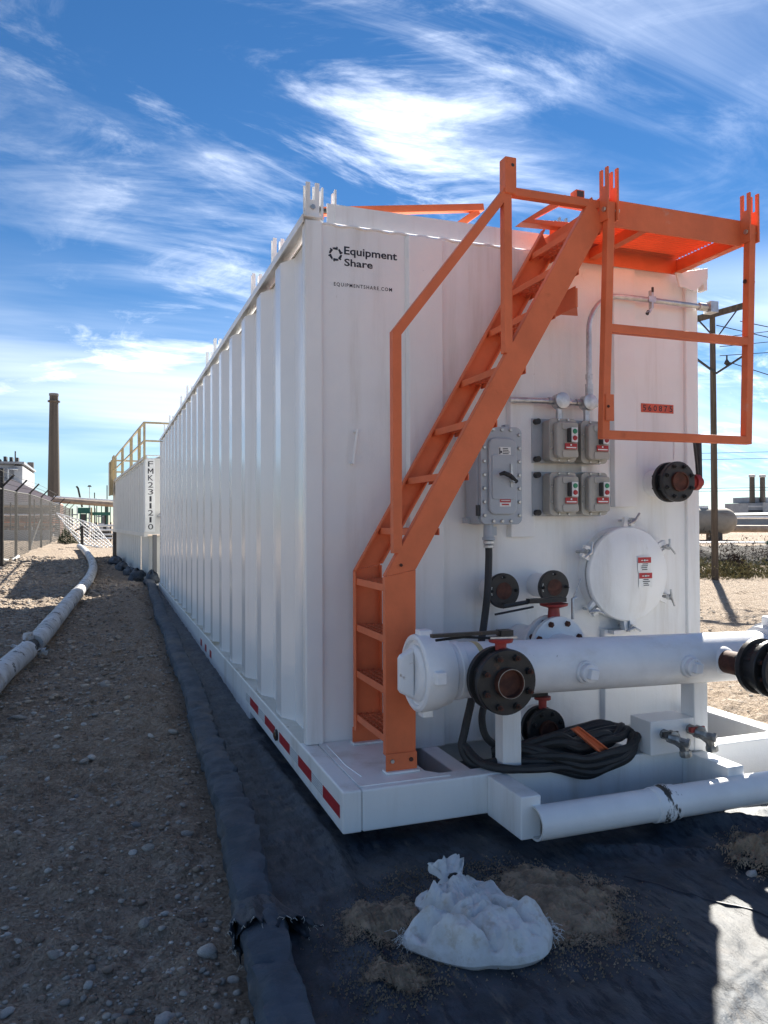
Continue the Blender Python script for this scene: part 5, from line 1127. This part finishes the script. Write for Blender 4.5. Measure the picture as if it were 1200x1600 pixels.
# ------------------------------------------------------------------ RIGHT BACKGROUND
Up = thing('utility_pole', 'brown wooden utility pole with crossarm right of the tank', 'utility pole', (14.16, 15.08, 0))
part('pole', MB().tube([(14.16, 15.08, -.3), (14.16, 15.08, 3), (14.15, 15.08, 6.82)], [.085, .078, .066], 12), m_wood, Up)
ar = Vector((.80, -.6, .0)).normalized(); ar = Vector((.9, -.43, 0)).normalized()
ac = Vector((14.15, 15.0, 6.58))
part('crossarm', MB().sqbar([ac-ar*.75-Vector((0, 0, .2)), ac+ar*.66+Vector((0, 0, .17))], .14), m_wood, Up)
part('arm_brace', MB().tube([ac+ar*.5+Vector((0, -.08, .1)), Vector((14.16, 14.98, 5.95))], .02, 6).tube([ac-ar*.5+Vector((0, -.08, -.1)), Vector((14.16, 14.98, 5.95))], .02, 6), m_dark, Up)
for z in (5.6,): part('arm_brace', MB().tube([(14.16, 14.98, z-.5), (14.72, 14.72, z-.1)], .03, 6).tube([(14.16, 14.98, z-.5), (13.6, 15.26, z)], .03, 6), m_dark, Up)
part('insulator', MB().lathe((14.42, 14.9, 5.30), (0, 0, 1), [(0, .02), (.05, .07), (.1, .05), (.15, .02), (.25, .02)], 12), m_dark, Up)
def wire_mb(a, b, sag, n=14): a = Vector(a); b = Vector(b); return MB().tube([a.lerp(b, i/n)-Vector((0, 0, sag*4*(i/n)*(1-i/n))) for i in range(n+1)], .012, 4, caps=False)
for i, (p_, q) in enumerate((((14.75, 14.8, 6.4), (24, 9.5, 3.5)), ((14.4, 14.9, 5.4), (26, 9, 0.6)), ((14.2, 15, 6.3), (26, 10, 3.0)))):
    tag(link('guy_wire', wire_mb(p_, q, .0).mesh('guy_wire', m_fence)), ['upper', 'lowest', 'middle'][i]+' of the thin wires slanting down right from the utility pole', 'wire', 'wires slanting from the utility pole')
for i, dz_ in enumerate((0, -.45, -.9)):
    tag(link('power_line', wire_mb((14.3, 15, 6.0+dz_*.5), (60, 29, 19+dz_*3), .8).mesh('power_line', m_fence)), ['top', 'second', 'third'][i]+' of the faint lines rising right behind the utility pole', 'wire', 'faint lines behind the utility pole')
for i, z in enumerate((16.0, 14.6, 8.3, 7.7)):
    tag(link('distant_line', MB().tube([(80, 150, z+.8), (110, 140, z), (150, 120, z+.4)], .06, 4).mesh('distant_line', m_fence)), ['highest', 'second', 'third', 'lowest'][i]+' of the distant lines low across the right sky', 'wire', 'distant lines across the right sky')
Bt = thing('bullet_tank', 'pale rounded storage vessel lying beyond the utility pole', 'storage vessel', (43, 48, 1.4))
ax_ = Vector((.94, -.34, 0)); e0 = Vector((46.3, 47.05, 1.42)); 
prof_ = [(0, .01)]+[(1.0*(1-math.cos(a)), 1.02*math.sin(a)) for a in np.linspace(.2, math.pi/2, 7)]+[(9, 1.02)]
part('shell', MB().lathe(e0, -ax_, prof_, 28), m_vess, Bt)
part('saddle', MB().box(44.4, 45.0, 47.1, 48.2, -.2, .6).box(42.0, 42.6, 47.9, 49, -.2, .6), m_conc, Bt); part('top_fitting', MB().box(43.6, 44.2, 47.7, 48.2, 2.42, 2.62), m_wirew, Bt)
Pb = thing('power_plant', 'grey plant building with twin tall stacks on the right skyline', 'building', (200, 194, 0))
part('hall', MB().box(195, 203, 193, 203, 0, 7), m_bldg, Pb); part('hall', MB().box(201, 220, 190, 203, 0, 7.2), m_bldw, Pb); part('upper_hall', MB().box(198.5, 206, 195, 203, 7.2, 9), m_bldg, Pb)
for k in range(4): part('band', MB().box(194.95, 200.9, 192.9, 192.99, 1.2+k*1.5, 1.7+k*1.5), m_bldw if k % 2 else m_dark, Pb)
for x in (198.0, 202.4):
    s_ = part('stack', MB().lathe((x, 194.3, 7), (0, 0, 1), [(0, .85), (8.6, .80)], 16), m_conc, Pb); part('stack_crown', MB().lathe((x, 194.3, 15.5), (0, 0, 1), [(0, .85), (.1, 1.05), (.8, 1.05), (.9, .8)], 16), m_bldw, s_)
mast = solo('light_mast', MB().tube([(105, 132, 0), (105, 132, 9.8)], .09, 6).box(104.5, 105.5, 131.9, 132.1, 9.7, 9.9), m_galv, 'thin distant mast above the rounded storage vessel', 'mast', at=(105, 132, 0))
solo('tan_wall', MB().tube([(46, 60, .75), (75, 46, .55)], .33, 12), m_tan, 'tan pipe run right of the rounded storage vessel', 'pipe', at=(58, 54, .6))
solo('white_wall', MB().tube([(60, 62, 1.75), (90, 45, 1.6)], .14, 10), m_wirew, 'long white pipe high behind the tan pipe run', 'pipe', at=(70, 55, 1.7))
solo('low_shed', MB().box(95, 140, 90, 120, 0, 2.3).prism([(94, 2.3), (141, 2.3), (117, 2.9)], 'y', 90, 120), m_bldg, 'low grey shed line on the right horizon below the stacks', 'shed', at=(117, 105, 0))
solo('fence_rail', MB().tube([(24, 34, .33), (36, 28.5, .30)], .05, 8).tube([(26, 33.1, -.1), (26, 33.1, .33)], .04, 6).tube([(33, 29.9, -.1), (33, 29.9, .33)], .04, 6), m_wirew, 'low white rail in front of the rounded storage vessel', 'rail', at=(30, 31, .3))
solo('green_tank', MB().box(31.7, 36, 29, 30.2, .16, .42).box(31.8, 35.9, 28.98, 28.995, .2, .38).box(32.2, 32.4, 29.1, 30, -.2, .16).box(35, 35.2, 29.1, 30, -.2, .16), m_dgrn, 'green steel beam at the right edge above the brush', 'beam', at=(33, 29.5, .2), bevel=.02)
bn = np.linspace(0, 1, 60); bm_ = np.linspace(-1, 1, 20); BX = 14.5+bn[None, :]*16; BYY = 23.5-bn[None, :]*9.0
U_, V_ = np.meshgrid(bn, bm_); xw = 13.5+U_*16+V_*.9; yw_ = 25.0-U_*9.0+V_*1.6
zw = .62*(1-V_**2)+fb(xw, yw_, .9, 4)*.35*(1-V_**2)-.05
bank = link('earth_bank', grid_mesh('earth_bank', xw, yw_, zw, m_bank)); bank['kind'] = 'structure'
_rc = random.Random(21); CL = [(_rc.random(), _rc.uniform(-.9, .9), _rc.uniform(.4, 1.7)) for _ in range(90)]
def brush(q):
    c = CL[q.randrange(90)]; a = q.uniform(0, 6.28); rr = math.sqrt(q.random())*.42*c[2]; u = c[0]; v = c[1]
    return (14+u*15+v*.8+rr*math.cos(a), 24.2-u*8.4+v*1.2+rr*math.sin(a), .05+.70*c[2]*(1-(rr/(.42*c[2]))**2)**.5*q.random()), 0
def strip(q, o=0, hh=.4, spread=.7):
    c = CL[q.randrange(90)]; hh *= .45+.6*c[2]; u = min(1, max(0, c[0]+q.gauss(0, .02))); v = c[1]*spread+q.gauss(0, .22)
    if q.random() < .3: u = q.random(); v = q.uniform(-spread, spread)
    return (12.0+u*14+v*.5+o, 17.6-u*7.6+v+o*.9, .0+hh*q.random()**1.5), 0
wd = link('weeds', foliage(15000, lambda q: strip(q, 0, .36, 1.0), .10, m_ylw, 'w', 3, .7).mesh('weeds', m_ylw)); wd['kind'] = 'stuff'
wd = link('green_weeds', foliage(9000, lambda q: strip(q, .3, .34, .9), .09, m_bush, 'w', 4, .7).mesh('green_weeds', m_bush)); wd['kind'] = 'stuff'
wd = link('dead_brush', foliage(14000, brush, .10, m_brown, 'w', 5, .6).mesh('dead_brush', m_brown)); wd['kind'] = 'stuff'
for k, (x, y, r_, h, lb) in enumerate(((15.6, 15.9, .35, .55, 'rounded brown shrub just right of the utility pole foot'), (17.2, 15.2, .55, .75, 'taller brown shrub at the right edge behind the weeds'), (14.9, 18.4, .5, .6, 'dark shrub on the bank behind the utility pole'))):
    solo('dry_shrub', foliage(1400, bushy(x, y, .0, r_, h), .10, m_brown if k < 2 else m_bush, 's', 31+k), m_brown if k < 2 else m_bush, lb, 'shrub', 'dry shrubs along the road verge', at=(x, y, 0))
Bb = solo('blue_barrel', MB().lathe((13.90, 15.6, 0), (0, 0, 1), [(0, .13), (.02, .14), (.16, .14), (.17, .15), (.19, .15), (.20, .14), (.36, .14), (.37, .15), (.39, .15), (.40, .14), (.50, .13), (.51, .12)], 18), m_blue, 'small blue barrel at the base of the utility pole', 'barrel', at=(13.9, 15.6, 0))
part('lid', MB().lathe((13.90, 15.6, .505), (0, 0, 1), [(0, .125), (.03, .125), (.032, .1)], 18), m_blue, Bb)

S.render.resolution_x = 768; S.render.resolution_y = 1024
S.cycles.max_bounces = 8
